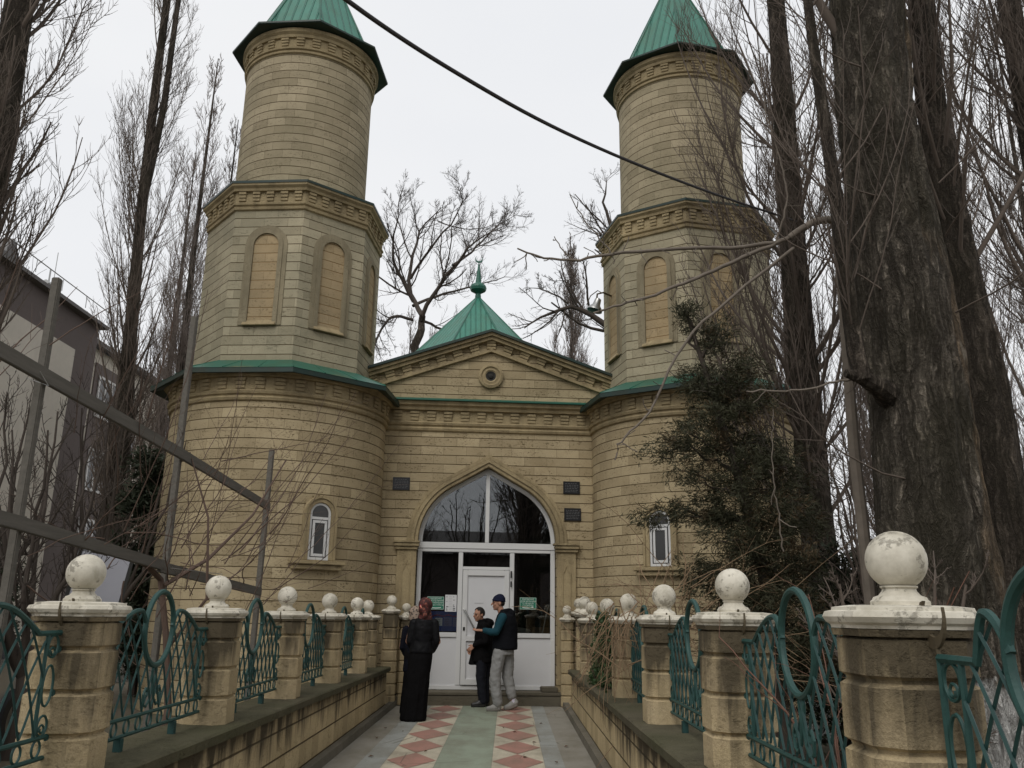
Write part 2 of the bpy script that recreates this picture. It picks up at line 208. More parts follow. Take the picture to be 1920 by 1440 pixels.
# ------------------------------------------------------------------ mesh builder
class MB:
    def __init__(s): s.v=[]; s.f=[]
    def add(s,vs,fs):
        o=len(s.v); s.v.extend([tuple(map(float,p)) for p in vs]); s.f.extend([tuple(i+o for i in f) for f in fs]); return s
    def box(s,x0,x1,y0,y1,z0,z1):
        return s.add([(x0,y0,z0),(x1,y0,z0),(x1,y1,z0),(x0,y1,z0),(x0,y0,z1),(x1,y0,z1),(x1,y1,z1),(x0,y1,z1)],[(0,3,2,1),(4,5,6,7),(0,1,5,4),(1,2,6,5),(2,3,7,6),(3,0,4,7)])
    def xbox(s,mtx,*a):
        t=MB().box(*a); return s.add([mtx@Vector(p) for p in t.v],t.f)
    def prism(s,poly,d0,d1,axis='y'):   # poly in (a,b): axis y -> (x,z); x -> (y,z); z -> (x,y)
        n=len(poly); mk={'y':lambda a,b,d:(a,d,b),'x':lambda a,b,d:(d,a,b),'z':lambda a,b,d:(a,b,d)}[axis]
        vs=[mk(a,b,d0) for a,b in poly]+[mk(a,b,d1) for a,b in poly]
        return s.add(vs,[tuple(range(n)),tuple(range(2*n-1,n-1,-1))]+[((i+1)%n,i,n+i,n+(i+1)%n) for i in range(n)])
    def ringprism(s,outer,inner,d0,d1,axis='y',closed=True):  # band between two polylines of equal length
        n=len(outer); mk={'y':lambda a,b,d:(a,d,b),'x':lambda a,b,d:(d,a,b),'z':lambda a,b,d:(a,b,d)}[axis]
        vs=[mk(*p,d0) for p in outer]+[mk(*p,d0) for p in inner]+[mk(*p,d1) for p in outer]+[mk(*p,d1) for p in inner]; fs=[]
        for i in range(n if closed else n-1):
            j=(i+1)%n; fs+=[(i,j,n+j,n+i),(2*n+j,2*n+i,3*n+i,3*n+j),(i,2*n+i,2*n+j,j),(n+j,3*n+j,3*n+i,n+i)]
        if not closed: fs+=[(0,n,3*n,2*n),(n-1,3*n-1,4*n-1,2*n-1)]
        return s.add(vs,fs)
    def lathe(s,prof,segs,cx=0,cy=0,rot=0,cap=True):
        vs=[]; n=len(prof)
        for r,z in prof:
            for k in range(segs):
                a=R(rot)+2*PI*k/segs; vs.append((cx+r*math.sin(a),cy-r*math.cos(a),z))
        fs=[]
        for i in range(n-1):
            for k in range(segs):
                j=(k+1)%segs; fs.append((i*segs+k,i*segs+j,(i+1)*segs+j,(i+1)*segs+k))
        if cap: fs+=[tuple(range(segs-1,-1,-1)),tuple((n-1)*segs+k for k in range(segs))]
        return s.add(vs,fs)
    def tube(s,pts,r,sides=6,cap=True):
        pts=[Vector(p) for p in pts]; n=len(pts); rr=[r]*n if not hasattr(r,'__len__') else list(r)
        d=(pts[-1]-pts[0]); closed=(pts[0]-pts[-1]).length<1e-6
        prev=None; vs=[]
        for i,p in enumerate(pts):
            t=(pts[min(i+1,n-1)]-pts[max(i-1,0)]) if not(closed and i in(0,n-1)) else pts[1]-pts[-2]
            t.normalize()
            if prev is None:
                a=Vector((0,0,1)) if abs(t.z)<.9 else Vector((1,0,0)); u=t.cross(a).normalized()
            else: u=(prev-t*prev.dot(t)); u=u.normalized() if u.length>1e-6 else t.orthogonal().normalized()
            prev=u; w=t.cross(u)
            for k in range(sides):
                a=2*PI*k/sides; vs.append(p+(u*math.cos(a)+w*math.sin(a))*rr[i])
        fs=[(i*sides+k,i*sides+(k+1)%sides,(i+1)*sides+(k+1)%sides,(i+1)*sides+k) for i in range(n-1) for k in range(sides)]
        if cap: fs+=[tuple(range(sides-1,-1,-1)),tuple((n-1)*sides+k for k in range(sides))]
        return s.add(vs,fs)
    def ball(s,c,r,seg=24,rings=14,sc=(1,1,1)):
        prof=[(max(1e-4,math.sin(PI*i/rings)),-math.cos(PI*i/rings)) for i in range(rings+1)]
        t=MB().lathe(prof,seg); return s.add([(c[0]+p[0]*r*sc[0],c[1]+p[1]*r*sc[1],c[2]+p[2]*r*sc[2]) for p in t.v],t.f)
    def xf(s,mtx): s.v=[tuple(mtx@Vector(p)) for p in s.v]; return s
    def build(s,name,mat,parent=None,smooth=False,uv='box',ctr=(0,0),bevel=0,ang=35,rnd=1.):
        me=bpy.data.meshes.new(name); me.from_pydata(s.v,[],s.f); me.validate()
        bm=bmesh.new(); bm.from_mesh(me); bmesh.ops.recalc_face_normals(bm,faces=bm.faces)
        if bevel:
            es=[e for e in bm.edges if len(e.link_faces)==2 and e.calc_face_angle(0)>R(28)]
            bmesh.ops.bevel(bm,geom=es,offset=bevel,segments=2,affect='EDGES',clamp_overlap=True)
        L=bm.loops.layers.uv.new('UVMap')
        for f in bm.faces:
            nx,ny,nz=f.normal
            for lp in f.loops:
                x,y,z=lp.vert.co
                if uv=='cyl':
                    a=math.atan2(x-ctr[0],-(y-ctr[1])); c=f.calc_center_median(); a0=math.atan2(c.x-ctr[0],-(c.y-ctr[1]))
                    while a-a0>PI: a-=2*PI
                    while a-a0<-PI: a+=2*PI
                    lp[L].uv=(a*rnd,z)
                elif uv=='face':      # u runs along the horizontal of each face, centred on it
                    h=Vector((-ny,nx,0)); h=h.normalized() if h.length>1e-4 else Vector((1,0,0)); c=f.calc_center_median()
                    lp[L].uv=(h.x*(x-c.x)+h.y*(y-c.y)+(.08 if rnd==1. else 0),z)
                else:
                    lp[L].uv=(y,z) if abs(nx)>max(abs(ny),abs(nz)) else ((x,z) if abs(ny)>abs(nz) else (x,y))
        bm.to_mesh(me); bm.free(); me.materials.append(mat)
        o=bpy.data.objects.new(name,me); COL.objects.link(o); o.parent=parent
        if smooth:
            me.shade_smooth()
            try: me.set_sharp_from_angle(angle=R(ang))
            except Exception: pass
        return o
def tag(o,label=None,cat=None,group=None,kind=None):
    if label: o['label']=label
    if cat: o['category']=cat
    if group: o['group']=group
    if kind: o['kind']=kind
    return o
def thing(name,loc,label,cat,group=None,rz=0):
    o=bpy.data.objects.new(name,None); COL.objects.link(o); o.location=loc; o.rotation_euler=(0,0,rz); o.empty_display_size=.2
    return tag(o,label,cat,group)
def copy_tree(o,parent=None):
    c=o.copy(); COL.objects.link(c); c.parent=parent
    for ch in list(o.children): copy_tree(ch,c)
    return c
# ------------------------------------------------------------------ fast tube batches for twigs
class TB:
    def __init__(s): s.V=[]; s.F=[]; s.n=0
    def add(s,P,Rd,sides=3):   # P (T,n,3) Rd (T,n)
        T,n,_=P.shape
        if T==0: return
        D=np.empty_like(P); D[:,1:-1]=P[:,2:]-P[:,:-2]; D[:,0]=P[:,1]-P[:,0]; D[:,-1]=P[:,-1]-P[:,-2]; D/=np.linalg.norm(D,axis=2,keepdims=True)+1e-9
        m=P[:,-1]-P[:,0]; ref=np.where((np.abs(m[:,2])>.8*np.linalg.norm(m,axis=1))[:,None],np.array([[1.,.13,0]]),np.array([[.1,.07,1.]]))
        U=np.cross(D,ref[:,None,:]); U/=np.linalg.norm(U,axis=2,keepdims=True)+1e-9; W=np.cross(D,U)
        a=np.arange(sides)*2*PI/sides; ring=U[:,:,None,:]*np.cos(a)[None,None,:,None]+W[:,:,None,:]*np.sin(a)[None,None,:,None]
        V=(P[:,:,None,:]+ring*Rd[:,:,None,None]).reshape(-1,3)
        i=np.arange(n-1)[:,None]; k=np.arange(sides)[None,:]; k2=(k+1)%sides
        q=np.stack([i*sides+k,i*sides+k2,(i+1)*sides+k2,(i+1)*sides+k],-1).reshape(-1,4)
        F=(q[None]+(np.arange(T)*n*sides)[:,None,None]).reshape(-1,4)+s.n
        s.V.append(V); s.F.append(F); s.n+=len(V)
    def quads(s,V):  # V (N,4,3)
        s.V.append(V.reshape(-1,3)); s.F.append(np.arange(len(V)*4).reshape(-1,4)+s.n); s.n+=len(V)*4
    def build(s,name,mat,parent=None,smooth=True):
        V=np.concatenate(s.V).astype(np.float32); F=np.concatenate(s.F).astype(np.int32)
        me=bpy.data.meshes.new(name); me.vertices.add(len(V)); me.vertices.foreach_set('co',V.ravel()); me.loops.add(F.size); me.loops.foreach_set('vertex_index',F.ravel())
        me.polygons.add(len(F)); me.polygons.foreach_set('loop_start',np.arange(len(F),dtype=np.int32)*4); me.update(calc_edges=True); me.validate()
        if smooth: me.shade_smooth()
        me.materials.append(mat); o=bpy.data.objects.new(name,me); COL.objects.link(o); o.parent=parent; return o
def unit(v): return v/(np.linalg.norm(v,axis=-1,keepdims=True)+1e-9)
def grow(S,D,Ln,n,trop,wig):
    T=len(S); P=np.empty((T,n,3)); P[:,0]=S; D=unit(D.copy()); up=np.array([0,0,1.])
    trop=np.broadcast_to(trop,(T,))[:,None]
    for i in range(1,n):
        D=unit(D+up*trop+RNG.normal(0,wig,(T,3))); P[:,i]=P[:,i-1]+D*(Ln/(n-1))[:,None]
    return P
def spawn(P,Rd,k,lo=.15,hi=1.,spread=.8,lenf=(.25,.5),n=5,trop=.25,wig=.06,rf=.5,minr=.004,plen=None,taper=.45):
    T,m,_=P.shape; t=RNG.uniform(lo,hi,(T,k)); fi=t*(m-1); i0=np.minimum(fi.astype(int),m-2); fr=(fi-i0)[...,None]; ti=np.arange(T)[:,None]
    S=P[ti,i0]*(1-fr)+P[ti,i0+1]*fr; Dp=unit(P[ti,i0+1]-P[ti,i0]); r=RNG.normal(0,1,(T,k,3)); r=unit(r-Dp*(r*Dp).sum(-1,keepdims=True))
    D=(Dp*1.+r*spread).reshape(-1,3); L0=np.linalg.norm(np.diff(P,axis=1),axis=2).sum(1)
    Ln=(L0[:,None]*RNG.uniform(*lenf,(T,k))*(1.15-.6*t)).ravel(); rr=(Rd[ti,i0]*rf*RNG.uniform(.6,1.1,(T,k))).ravel()
    Q=grow(S.reshape(-1,3),D,Ln,n,trop,wig); rr=np.maximum(rr,minr); return Q,rr[:,None]*np.linspace(1,taper,n)[None,:]
def trunkmesh(pts,rad,sides,flute=0,seed=0,rough=.03,ridge=0.):
    """tapering trunk with fluted, uneven cross section"""
    pts=np.array(pts,float); n=len(pts); rg=np.random.default_rng(seed); tt=np.linspace(0,n-1,max(n*6,24) if not ridge else n*26); P=np.stack([np.interp(tt,np.arange(n),pts[:,i]) for i in range(3)],1)
    # smooth
    for _ in range(6 if not ridge else 40): P[1:-1]=P[1:-1]*.5+(P[:-2]+P[2:])*.25
    rr=np.interp(tt,np.arange(n),np.array(rad)); a=np.arange(sides)*2*PI/sides; ph=rg.uniform(0,6.28,6)
    mb=MB(); vs=[]
    for i,p in enumerate(P):
        z=p[2]
        m=1+flute*(.5*np.sin(3*a+ph[0]+.12*z)+.4*np.sin(5*a+ph[1]-.2*z)+.35*np.sin(8*a+ph[2]+.15*z)+.25*np.sin(13*a+ph[3]+.3*z))+rg.normal(0,rough*(.35 if not ridge else .06),sides)+rough*np.sin(2.3*z+ph[4])
        if ridge and z<9.5:
            q=[Vector((math.cos(t)*rr[i]*11+seed,math.sin(t)*rr[i]*11,z*1.25)) for t in a]
            rn=np.array([1-2.2*abs(mnoise.noise(v_+mnoise.noise_vector(v_*.35)*.9)) + .5*mnoise.noise(Vector((v_.x*2.6,v_.y*2.6,v_.z*3.2))) for v_ in q]); m=m+(-rough*.35*0)+ridge/rr[i]*rn*min(1,rr[i]/.16)
        if z<1.2: m=m*(1+.22*(1.2-max(z,0))**2)
        vs+= [(p[0]+rr[i]*m[k]*math.cos(a[k]),p[1]+rr[i]*m[k]*math.sin(a[k]),z) for k in range(sides)]
    N=len(P); fs=[(i*sides+k,i*sides+(k+1)%sides,(i+1)*sides+(k+1)%sides,(i+1)*sides+k) for i in range(N-1) for k in range(sides)]+[tuple((N-1)*sides+k for k in range(sides))]
    mb.add(vs,fs); return mb,P,rr
# ------------------------------------------------------------------ camera, sky, sun
cam=bpy.data.cameras.new('camera'); co=bpy.data.objects.new('camera',cam); COL.objects.link(co); scene.camera=co
F_PX=1590.575; cam.sensor_fit='HORIZONTAL'; cam.sensor_width=36; cam.lens=F_PX/1920*36; cam.clip_start=.05; cam.clip_end=2000
co.location=(0,0,1.5194); co.matrix_world=Matrix.Translation((0,0,1.5194))@Matrix.Rotation(R(90+15.0763),4,'X')@Matrix.Rotation(R(.8272),4,'Z')
w=bpy.data.worlds.new('World'); scene.world=w; w.use_nodes=True; nt=w.node_tree; nt.nodes.clear(); g=NT(nt)
out=g.n('ShaderNodeOutputWorld'); sky=g.n('ShaderNodeTexSky'); sky.sky_type='NISHITA'; sky.sun_disc=False; sky.sun_elevation=R(48); sky.sun_rotation=R(200); sky.dust_density=4
b1=g.n('ShaderNodeBackground'); g.l(sky.outputs[0],b1.inputs[0]); b1.inputs[1].default_value=.06
cl=g.n('ShaderNodeBackground'); tc=g.coord('Generated'); nz=g.noise(g.mapv(tc,(1,1,2.2)),1.6,4,.5)
g.l(g.ramp(nz,.3,.75,(.80,.815,.845),(.875,.88,.89)),cl.inputs[0]); cl.inputs[1].default_value=1.0
mx=g.n('ShaderNodeMixShader'); mx.inputs[0].default_value=.93; g.l(b1.outputs[0],mx.inputs[1]); g.l(cl.outputs[0],mx.inputs[2]); g.l(mx.outputs[0],out.inputs[0])
sl=bpy.data.lights.new('sun','SUN'); sl.energy=1.25; sl.angle=R(35); sl.color=(1,.97,.92); so=bpy.data.objects.new('sun',sl); COL.objects.link(so); so.rotation_euler=(R(42),0,R(-160+180))
so.rotation_euler=Vector((math.sin(R(200))*math.cos(R(48)),math.cos(R(200))*math.cos(R(48)),math.sin(R(48)))).to_track_quat('Z','Y').to_euler()
vs=scene.view_settings; vs.view_transform='Standard'; vs.look='None'; vs.exposure=.13; vs.gamma=1; vs.use_curve_mapping=False
scene.cycles.max_bounces=6; scene.cycles.transparent_max_bounces=12
# ------------------------------------------------------------------ ground and path
gm=MB(); N=60
xs=[-400,-150,-60]+list(np.linspace(-30,30,61))+[60,150,400]; ys=[-400,-100]+list(np.linspace(-20,50,71))+[100,200,500]
rg=np.random.default_rng(3); vv=[(x,y,-.03+(rg.normal(0,.03) if (abs(x)>3.2 and abs(x)<30) else 0)-(0.02 if abs(x)<3 else 0)) for y in ys for x in xs]; nx=len(xs)
gm.add(vv,[(j*nx+i,j*nx+i+1,(j+1)*nx+i+1,(j+1)*nx+i) for j in range(len(ys)-1) for i in range(nx-1)])
tag(gm.build('ground',M['soil'],smooth=True),kind='structure')
def strip(x0,x1,z,mat,y0=-6.,y1=15.6,n=1):
    m=MB(); m.add([(x0,y0,z),(x1,y0,z),(x1,y1,z),(x0,y1,z)],[(0,1,2,3)]); return m
pth=bpy.data.objects.new('path',None); COL.objects.link(pth); tag(pth,kind='structure')
strip(-2.35,1.45,0,None).build('paving_base',M['p_grey'],pth)
strip(-.735,-.157,.004,None).build('green_stripe',M['p_green'],pth)
cr=MB()
for x0,x1 in ((-1.265,-.739),(-.153,.394)): cr.add(strip(x0,x1,.004,None).v,[(0,1,2,3)])
cr.build('cream_stripe',M['p_cream'],pth)
bl=MB()
for x0,x1 in ((-1.52,-1.269),(.398,.60)): bl.add(strip(x0,x1,.004,None).v,[(0,1,2,3)])
bl.build('grey_stripe',M['p_blue'],pth)
rd=MB()
for x0,x1 in ((-1.265,-.739),(-.153,.394)):
    for k in range(-15,6):
        yc=9.64+.99*k; xm=(x0+x1)/2; h=(x1-x0)/2-.004; rd.add([(xm,yc-.488,.008),(xm+h,yc,.008),(xm,yc+.488,.008),(xm-h,yc,.008)],[(0,1,2,3)])
rd.build('red_diamond',M['p_red'],pth)
def kerb(xa,xb,y0,y1,sgn,name):  # low dark gutter kerb along the foot of a wall
    m=MB(); h=.085; wd=.10*sgn
    m.add([(xa,y0,0),(xa+wd,y0,0),(xa+wd*.9,y0,h),(xa,y0,h),(xb,y1,0),(xb+wd,y1,0),(xb+wd*.9,y1,h),(xb,y1,h)],[(0,1,2,3),(7,6,5,4),(0,4,5,1),(1,5,6,2),(2,6,7,3),(3,7,4,0)])
    return tag(m.build(name,M['concrete']),kind='structure')
LW=lambda y:-1.93      # path side face of the left wall
RW=lambda y:1.01
kerb(LW(-3)-.01,LW(15.2)-.01,-3,15.2,1,'kerb'); kerb(RW(-3)+.01,RW(15.3)+.01,-3,15.3,-1,'kerb')
# ------------------------------------------------------------------ the mosque
OX,OY,PSI=-.4052,15.5283,R(3.9946)
mq=thing('mosque',(OX,OY,0),'yellow limestone mosque front with two round towers under green pointed roofs','mosque',rz=PSI)
A=3.80; TB_Y=-.15; RD=1.88
def four(wd,h,n=22,cx=.09,zs=2.72):   # pointed arch, right springing to left springing
    c=cx*wd; r=wd-c; d=math.hypot(h,c); th=math.atan2(h,-c); ph=th-math.acos(r/d); pts=[]
    for i in range(n): a=ph*i/(n-1); pts.append((c+r*math.cos(a),zs+r*math.sin(a)))
    pts.append((0,zs+h)); return pts+[(-x,z) for x,z in reversed(pts[:-1])]
def rnd(wd,z0,zs,n=12):               # round headed outline, right foot to left foot
    return [(wd,z0)]+[(wd*math.cos(PI*i/n),zs+wd*math.sin(PI*i/n)) for i in range(n+1)]+[(-wd,z0)]
ZB=-.05
op=four(1.26,1.40)
poly=[(-2.02,ZB),(-2.02,5.36),(2.02,5.36),(2.02,ZB),(1.26,ZB)]+op+[(-1.26,ZB)]
MB().prism(poly,0,.45).build('facade_wall',M['stone'],mq)
# drums, octagons, shafts
def groove_profile(r,z0,z1): return [(r,z0),(r,z1)]
for s in (-1,1):
    cx,cy=s*A,TB_Y
    rot=8.3*s      # octagons are turned slightly
    dz=np.linspace(ZB,5.0,20)
    MB().lathe([(RD,z) for z in dz],96,cx,cy).build('round_base_wall',M['stone'],mq,True,'cyl',(cx,cy),rnd=RD)
    # cornice of the round base
    MB().lathe([(RD,4.74),(RD+.035,4.76),(RD+.05,4.80),(RD+.03,4.825),(RD+.03,4.84),(RD+.06,4.86),(RD+.075,4.90),(RD+.045,4.915),(RD+.03,4.93),(RD+.03,5.13),(RD+.10,5.135),(RD+.11,5.16),(RD+.12,5.19),(RD+.17,5.22),(RD+.18,5.27)],96,cx,cy).build('cornice',M['trim'],mq,True,ang=30)
    def corbels(n,rad,z0,z1,w0,parent,oct_=None):
        m=MB(); h=(z1-z0)/3
        for k in range(n):
            if oct_: a,px,py,nx,ny=oct_(k)
            else:
                a=2*PI*k/n; nx,ny=math.sin(a),-math.cos(a); px,py=rad*nx,rad*ny
            Mt=Matrix(((-ny,-nx,0,cx+px),(nx,-ny,0,cy+py),(0,0,1,0),(0,0,0,1)))
            # local x along the wall, -y outwards
            for i in range(3):
                w=w0*(.5-.02*(2-i)); d=.020+.011*i; m.xbox(Mt,-w,w,-d,.03,z0+h*i+.003,z0+h*(i+1)-.003)
        return m.build('corbel_frieze',M['trim'],parent,bevel=.006)
    corbels(38,RD+.03,4.94,5.125,.165,mq)
    # eave skirt over the base: octagonal green metal
    Re,zo=2.26,5.245
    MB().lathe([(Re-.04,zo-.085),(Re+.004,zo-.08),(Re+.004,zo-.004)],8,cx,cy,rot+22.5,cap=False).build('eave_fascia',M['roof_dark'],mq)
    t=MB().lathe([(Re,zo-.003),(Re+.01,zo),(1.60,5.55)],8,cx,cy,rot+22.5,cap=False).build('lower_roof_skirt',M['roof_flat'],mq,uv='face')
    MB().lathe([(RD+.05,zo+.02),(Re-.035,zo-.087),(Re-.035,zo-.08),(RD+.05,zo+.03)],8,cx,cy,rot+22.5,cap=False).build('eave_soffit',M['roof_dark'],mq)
    sm=MB()
    for k in range(8):
        a0=R(rot+22.5+45*k); a1=R(rot+22.5+45*(k+1))
        for fr in (0,.33,.67):
            p0=Vector((math.sin(a0),-math.cos(a0),0)).lerp(Vector((math.sin(a1),-math.cos(a1),0)),fr)
            sm.tube([(cx+p0.x*Re,cy+p0.y*Re,zo+.008),(cx+p0.x*1.6,cy+p0.y*1.6,5.543)],.011,4)
    sm.build('roof_seam',M['roof_flat'],mq)
    # octagon
    Ro=1.613; MB().lathe([(Ro,z) for z in (5.2,8.5)],8,cx,cy,rot+22.5).build('octagon_wall',M['stone_oct'],mq,uv='face')
    MB().lathe([(Ro,8.28),(Ro+.035,8.30),(Ro+.045,8.345),(Ro+.02,8.36),(Ro+.055,8.385),(Ro+.06,8.42),(Ro+.03,8.44),(Ro+.03,8.63),(Ro+.085,8.635),(Ro+.095,8.68),(Ro+.14,8.72),(Ro+.145,8.775)],8,cx,cy,rot+22.5).build('cornice',M['trim'],mq)
    ap=(Ro+.03)*math.cos(PI/8); hw=(Ro+.03)*math.sin(PI/8)
    def octpos(k):
        f,i=divmod(k,5); a=R(rot+45*f); nx,ny=math.sin(a),-math.cos(a); off=(i-2)*hw*2/5.0
        return a,ap*nx-ny*off,ap*ny+nx*off,nx,ny
    corbels(40,0,8.45,8.63,.135,mq,octpos)
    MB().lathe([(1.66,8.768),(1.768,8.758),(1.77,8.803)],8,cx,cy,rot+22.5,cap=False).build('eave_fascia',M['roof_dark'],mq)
    MB().lathe([(1.765,8.804),(1.24,8.93)],8,cx,cy,rot+22.5,cap=False).build('middle_roof_skirt',M['roof_flat'],mq,uv='face')
    # blind niches
    apw=Ro*math.cos(PI/8)
    for k in range(8):
        a=R(rot+45*k)
        if math.cos(a)<-.35 or k==(7 if s<0 else 1): continue
        nx,ny=math.sin(a),-math.cos(a); Mt=Matrix(((-ny,-nx,0,cx+apw*nx),(nx,-ny,0,cy+apw*ny),(0,0,1,0),(0,0,0,1)))
        z0,zs=6.22,7.62
        o1=rnd(.375,z0-.06,zs);o2=rnd(.30,z0-.06,zs);o3=rnd(.222,z0-.06,zs)
        MB().ringprism(o1,o2,-.018,.02,closed=False).ringprism(o2,o3,-.036,.02,closed=False).xf(Mt).build('niche_moulding',M['trim_grey'],mq,uv='face')
        npn=MB().prism(o3,-.006,.02).xf(Mt); npn.build('niche_panel',M['niche'],mq,uv='face',rnd=2.)
        sl_=MB().prism([(-.065,z0-.07),(-.065,z0-.055),(-.008,z0+.03),(.01,z0+.03),(.01,z0-.07)],-.285,.285,'x'); sl_.xf(Mt).build('niche_sill',M['trim'],mq)
    # shaft
    rs=1.235
    MB().lathe([(rs,z) for z in np.linspace(8.7,11.9,12)],80,cx,cy).build('shaft_wall',M['stone_shaft'],mq,True,'cyl',(cx,cy),rnd=rs)
    MB().lathe([(rs,11.66),(rs+.03,11.68),(rs+.035,11.72),(rs+.015,11.735),(rs+.05,11.755),(rs+.055,11.79),(rs+.02,11.81),(rs+.02,11.99),(rs+.06,11.995),(rs+.07,12.05),(rs+.11,12.09),(rs+.11,12.16)],80,cx,cy).build('cornice',M['trim'],mq,True,ang=30)
    corbels(27,rs+.02,11.82,11.985,.15,mq)
    Rv=1.56
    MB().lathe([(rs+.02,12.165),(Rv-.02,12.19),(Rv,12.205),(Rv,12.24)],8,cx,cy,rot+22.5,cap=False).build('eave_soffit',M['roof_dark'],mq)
    MB().lathe([(Rv,12.24),(1.27,12.42),(.02,15.1)],8,cx,cy,rot+22.5,cap=False).build('pointed_roof',M['roof'],mq,uv='face')
    hip=MB()
    for k in range(8):
        a=R(rot+22.5+45*k); hip.tube([(cx+1.275*math.sin(a),cy-1.275*math.cos(a),12.42),(cx,cy,15.12)],.022,5)
    hip.build('hip_ridge',M['roof_flat'],mq)
# facade cornice
def xprofile(prof,x0,x1): return MB().prism(prof,x0,x1,'x')
xprofile([(.0,4.74),(-.035,4.76),(-.05,4.80),(-.03,4.825),(-.03,4.84),(-.06,4.86),(-.075,4.90),(-.045,4.915),(-.03,4.93),(-.03,5.13),(-.10,5.135),(-.11,5.16),(-.12,5.19),(-.17,5.22),(-.18,5.29),(.0,5.29)],-1.93,1.93).build('cornice',M['trim'],mq)
m=MB()
for k in range(12):
    x=(k-5.5)*.312
    for i in range(3):
        wd=.165*(.5-.02*(2-i)); h=.0617; m.box(x-wd,x+wd,-.03-.018-.011*i,.0,4.944+h*i,4.944+h*(i+1)-.008)
m.build('corbel_frieze',M['trim'],mq,bevel=.006)
MB().prism([(-.235,5.292),(-.235,5.318),(.0,5.39),(.05,5.39),(.05,5.292)],-1.9,1.9,'x').build('cornice_flashing',M['roof_flat'],mq)
# gable
gz0,gz1=5.36,6.60; slope=(6.715-5.869)/2.388
def gl(x,off=0): return 6.715-abs(x)*slope+off
MB().prism([(-2.55,5.30),(2.55,5.30),(2.55,gl(2.55,-.1)),(0,6.6),(-2.55,gl(2.55,-.1))],.02,.4).build('gable_wall',M['stone'],mq)
for z0,z1,d in ((-.09,-.03,.15),(-.16,-.095,.10),(-.39,-.335,.05)):
    MB().ringprism([(-2.5,gl(2.5,z1)),(0,gl(0,z1)),(2.5,gl(2.5,z1))],[(-2.5,gl(2.5,z0)),(0,gl(0,z0)),(2.5,gl(2.5,z0))],-d,.2,closed=False).build('raking_cornice',M['trim'],mq)
m=MB()
for k in range(-7,8):
    x=k*.315; zc=gl(x,-.25); th=-math.copysign(math.atan(slope),x) if k else 0
    Mt=Matrix.Translation((x,0,zc))@Matrix.Rotation(-th,4,'Y')
    for i in range(3):
        wd=.18*(.5-.02*(2-i)); m.xbox(Mt,-wd,wd,-.026-.013*i,.05,-.085+.057*i+.003,-.085+.057*(i+1)-.003)
m.build('corbel_frieze',M['trim'],mq,bevel=.005)
def roofslab(y0,y1,hw,mat,name,up=0):
    o=[(-hw,gl(hw,up)),(0,gl(0,up)),(hw,gl(hw,up))]; i=[(x,z-.05) for x,z in o]
    return MB().ringprism(o,i,y0,y1,closed=False).build(name,mat,mq)
roofslab(-.20,.0,2.56,M['roof_dark'],'gable_fascia',.02); roofslab(.0,7.2,2.5,M['roof_flat'],'hall_roof',.018)
# oculus
m=MB(); m.lathe([(.235,0),(.235,.06),(.185,.075),(.165,.05),(.15,.05),(.12,.062),(.095,.045),(.095,.0)],40); m.xf(Matrix.Translation((0,.02,5.845))@Matrix.Rotation(R(90),4,'X')); m.build('oculus_moulding',M['trim'],mq,True,ang=25)
m=MB(); m.lathe([(.095,0),(.095,.046),(.05,.03),(.045,.055),(.02,.07)],28).xf(Matrix.Translation((0,.02,5.845))@Matrix.Rotation(R(90),4,'X')); m.build('oculus_vent',M['dark'],mq,True)
# arch moulding
o1=four(1.45,1.60,zs=2.735);o2=four(1.385,1.52,zs=2.735);o3=four(1.31,1.44,zs=2.735);o4=four(1.245,1.37,zs=2.735)
MB().ringprism(o1,o2,-.045,.05,closed=False).ringprism(o2,o3,-.075,.05,closed=False).ringprism(o3,o4,-.05,.12,closed=False).build('arch_moulding',M['trim'],mq,bevel=.008)
# pilasters
for s in (-1,1):
    m=MB(); xa,xb=sorted((s*1.265,s*1.605)); m.box(xa,xb,-.06,.03,.1,2.58)
    xc=(xa+xb)/2
    pn=rnd(.085,.55,2.2,6); pn[len(pn)//2]=(0,2.36); p2=[(x*.72,z-.03 if z>1 else z+.03) for x,z in pn]
    m.ringprism([(x+xc,z) for x,z in pn],[(x+xc,z) for x,z in p2],-.075,-.055)
    m.build('pilaster',M['trim'],mq,bevel=.006)
    MB().box(xa-.035,xb+.02 if s<0 else xb+.035,-.10,.03,2.58,2.63).box(xa-.05,xb+.05,-.13,.03,2.635,2.69).box(xa-.075,xb+.06,-.15,.03,2.695,2.735).build('capital',M['trim'],mq,bevel=.008)
    MB().box(xa-.03,xb+.03,-.11,.02,.0,.30).box(xa-.02,xb+.02,-.09,.02,.305,.42).build('pilaster_base',M['trim'],mq,bevel=.012)
# entrance: frame, panes, panels, door
yf=.13
bars=MB()
def bar(x0,x1,z0,z1,d0=0,d1=.07): bars.box(x0,x1,yf+d0,yf+d1,z0,z1)
bar(-1.245,-1.165,.21,2.62);bar(1.165,1.245,.21,2.62);bar(-1.245,1.245,2.625,2.735,-.01);bar(-1.163,1.163,2.565,2.62)
bar(-.505,-.425,.285,2.56);bar(.425,.505,.285,2.56);bar(-1.163,1.163,.21,.28)
bar(-1.163,-.507,1.085,1.165);bar(.507,1.163,1.085,1.165);bar(-.423,.423,2.255,2.31)
bar(-.035,.035,2.738,4.06,-.004)
ao=four(1.243,1.362,zs=2.737); ai=four(1.17,1.275,zs=2.737); bars.ringprism(ao,ai,yf,yf+.07,closed=False)
bars.build('door_frame',M['pvc'],mq,bevel=.006)
def pane(x0,x1,z0,z1): MB().box(x0,x1,yf+.03,yf+.036,z0,z1).build('pane',M['glass'],mq)
pane(-1.165,-.505,1.165,2.565);pane(.505,1.165,1.165,2.565);pane(-.425,.425,2.31,2.565)
hp=[p for p in ai]; mid=len(hp)//2
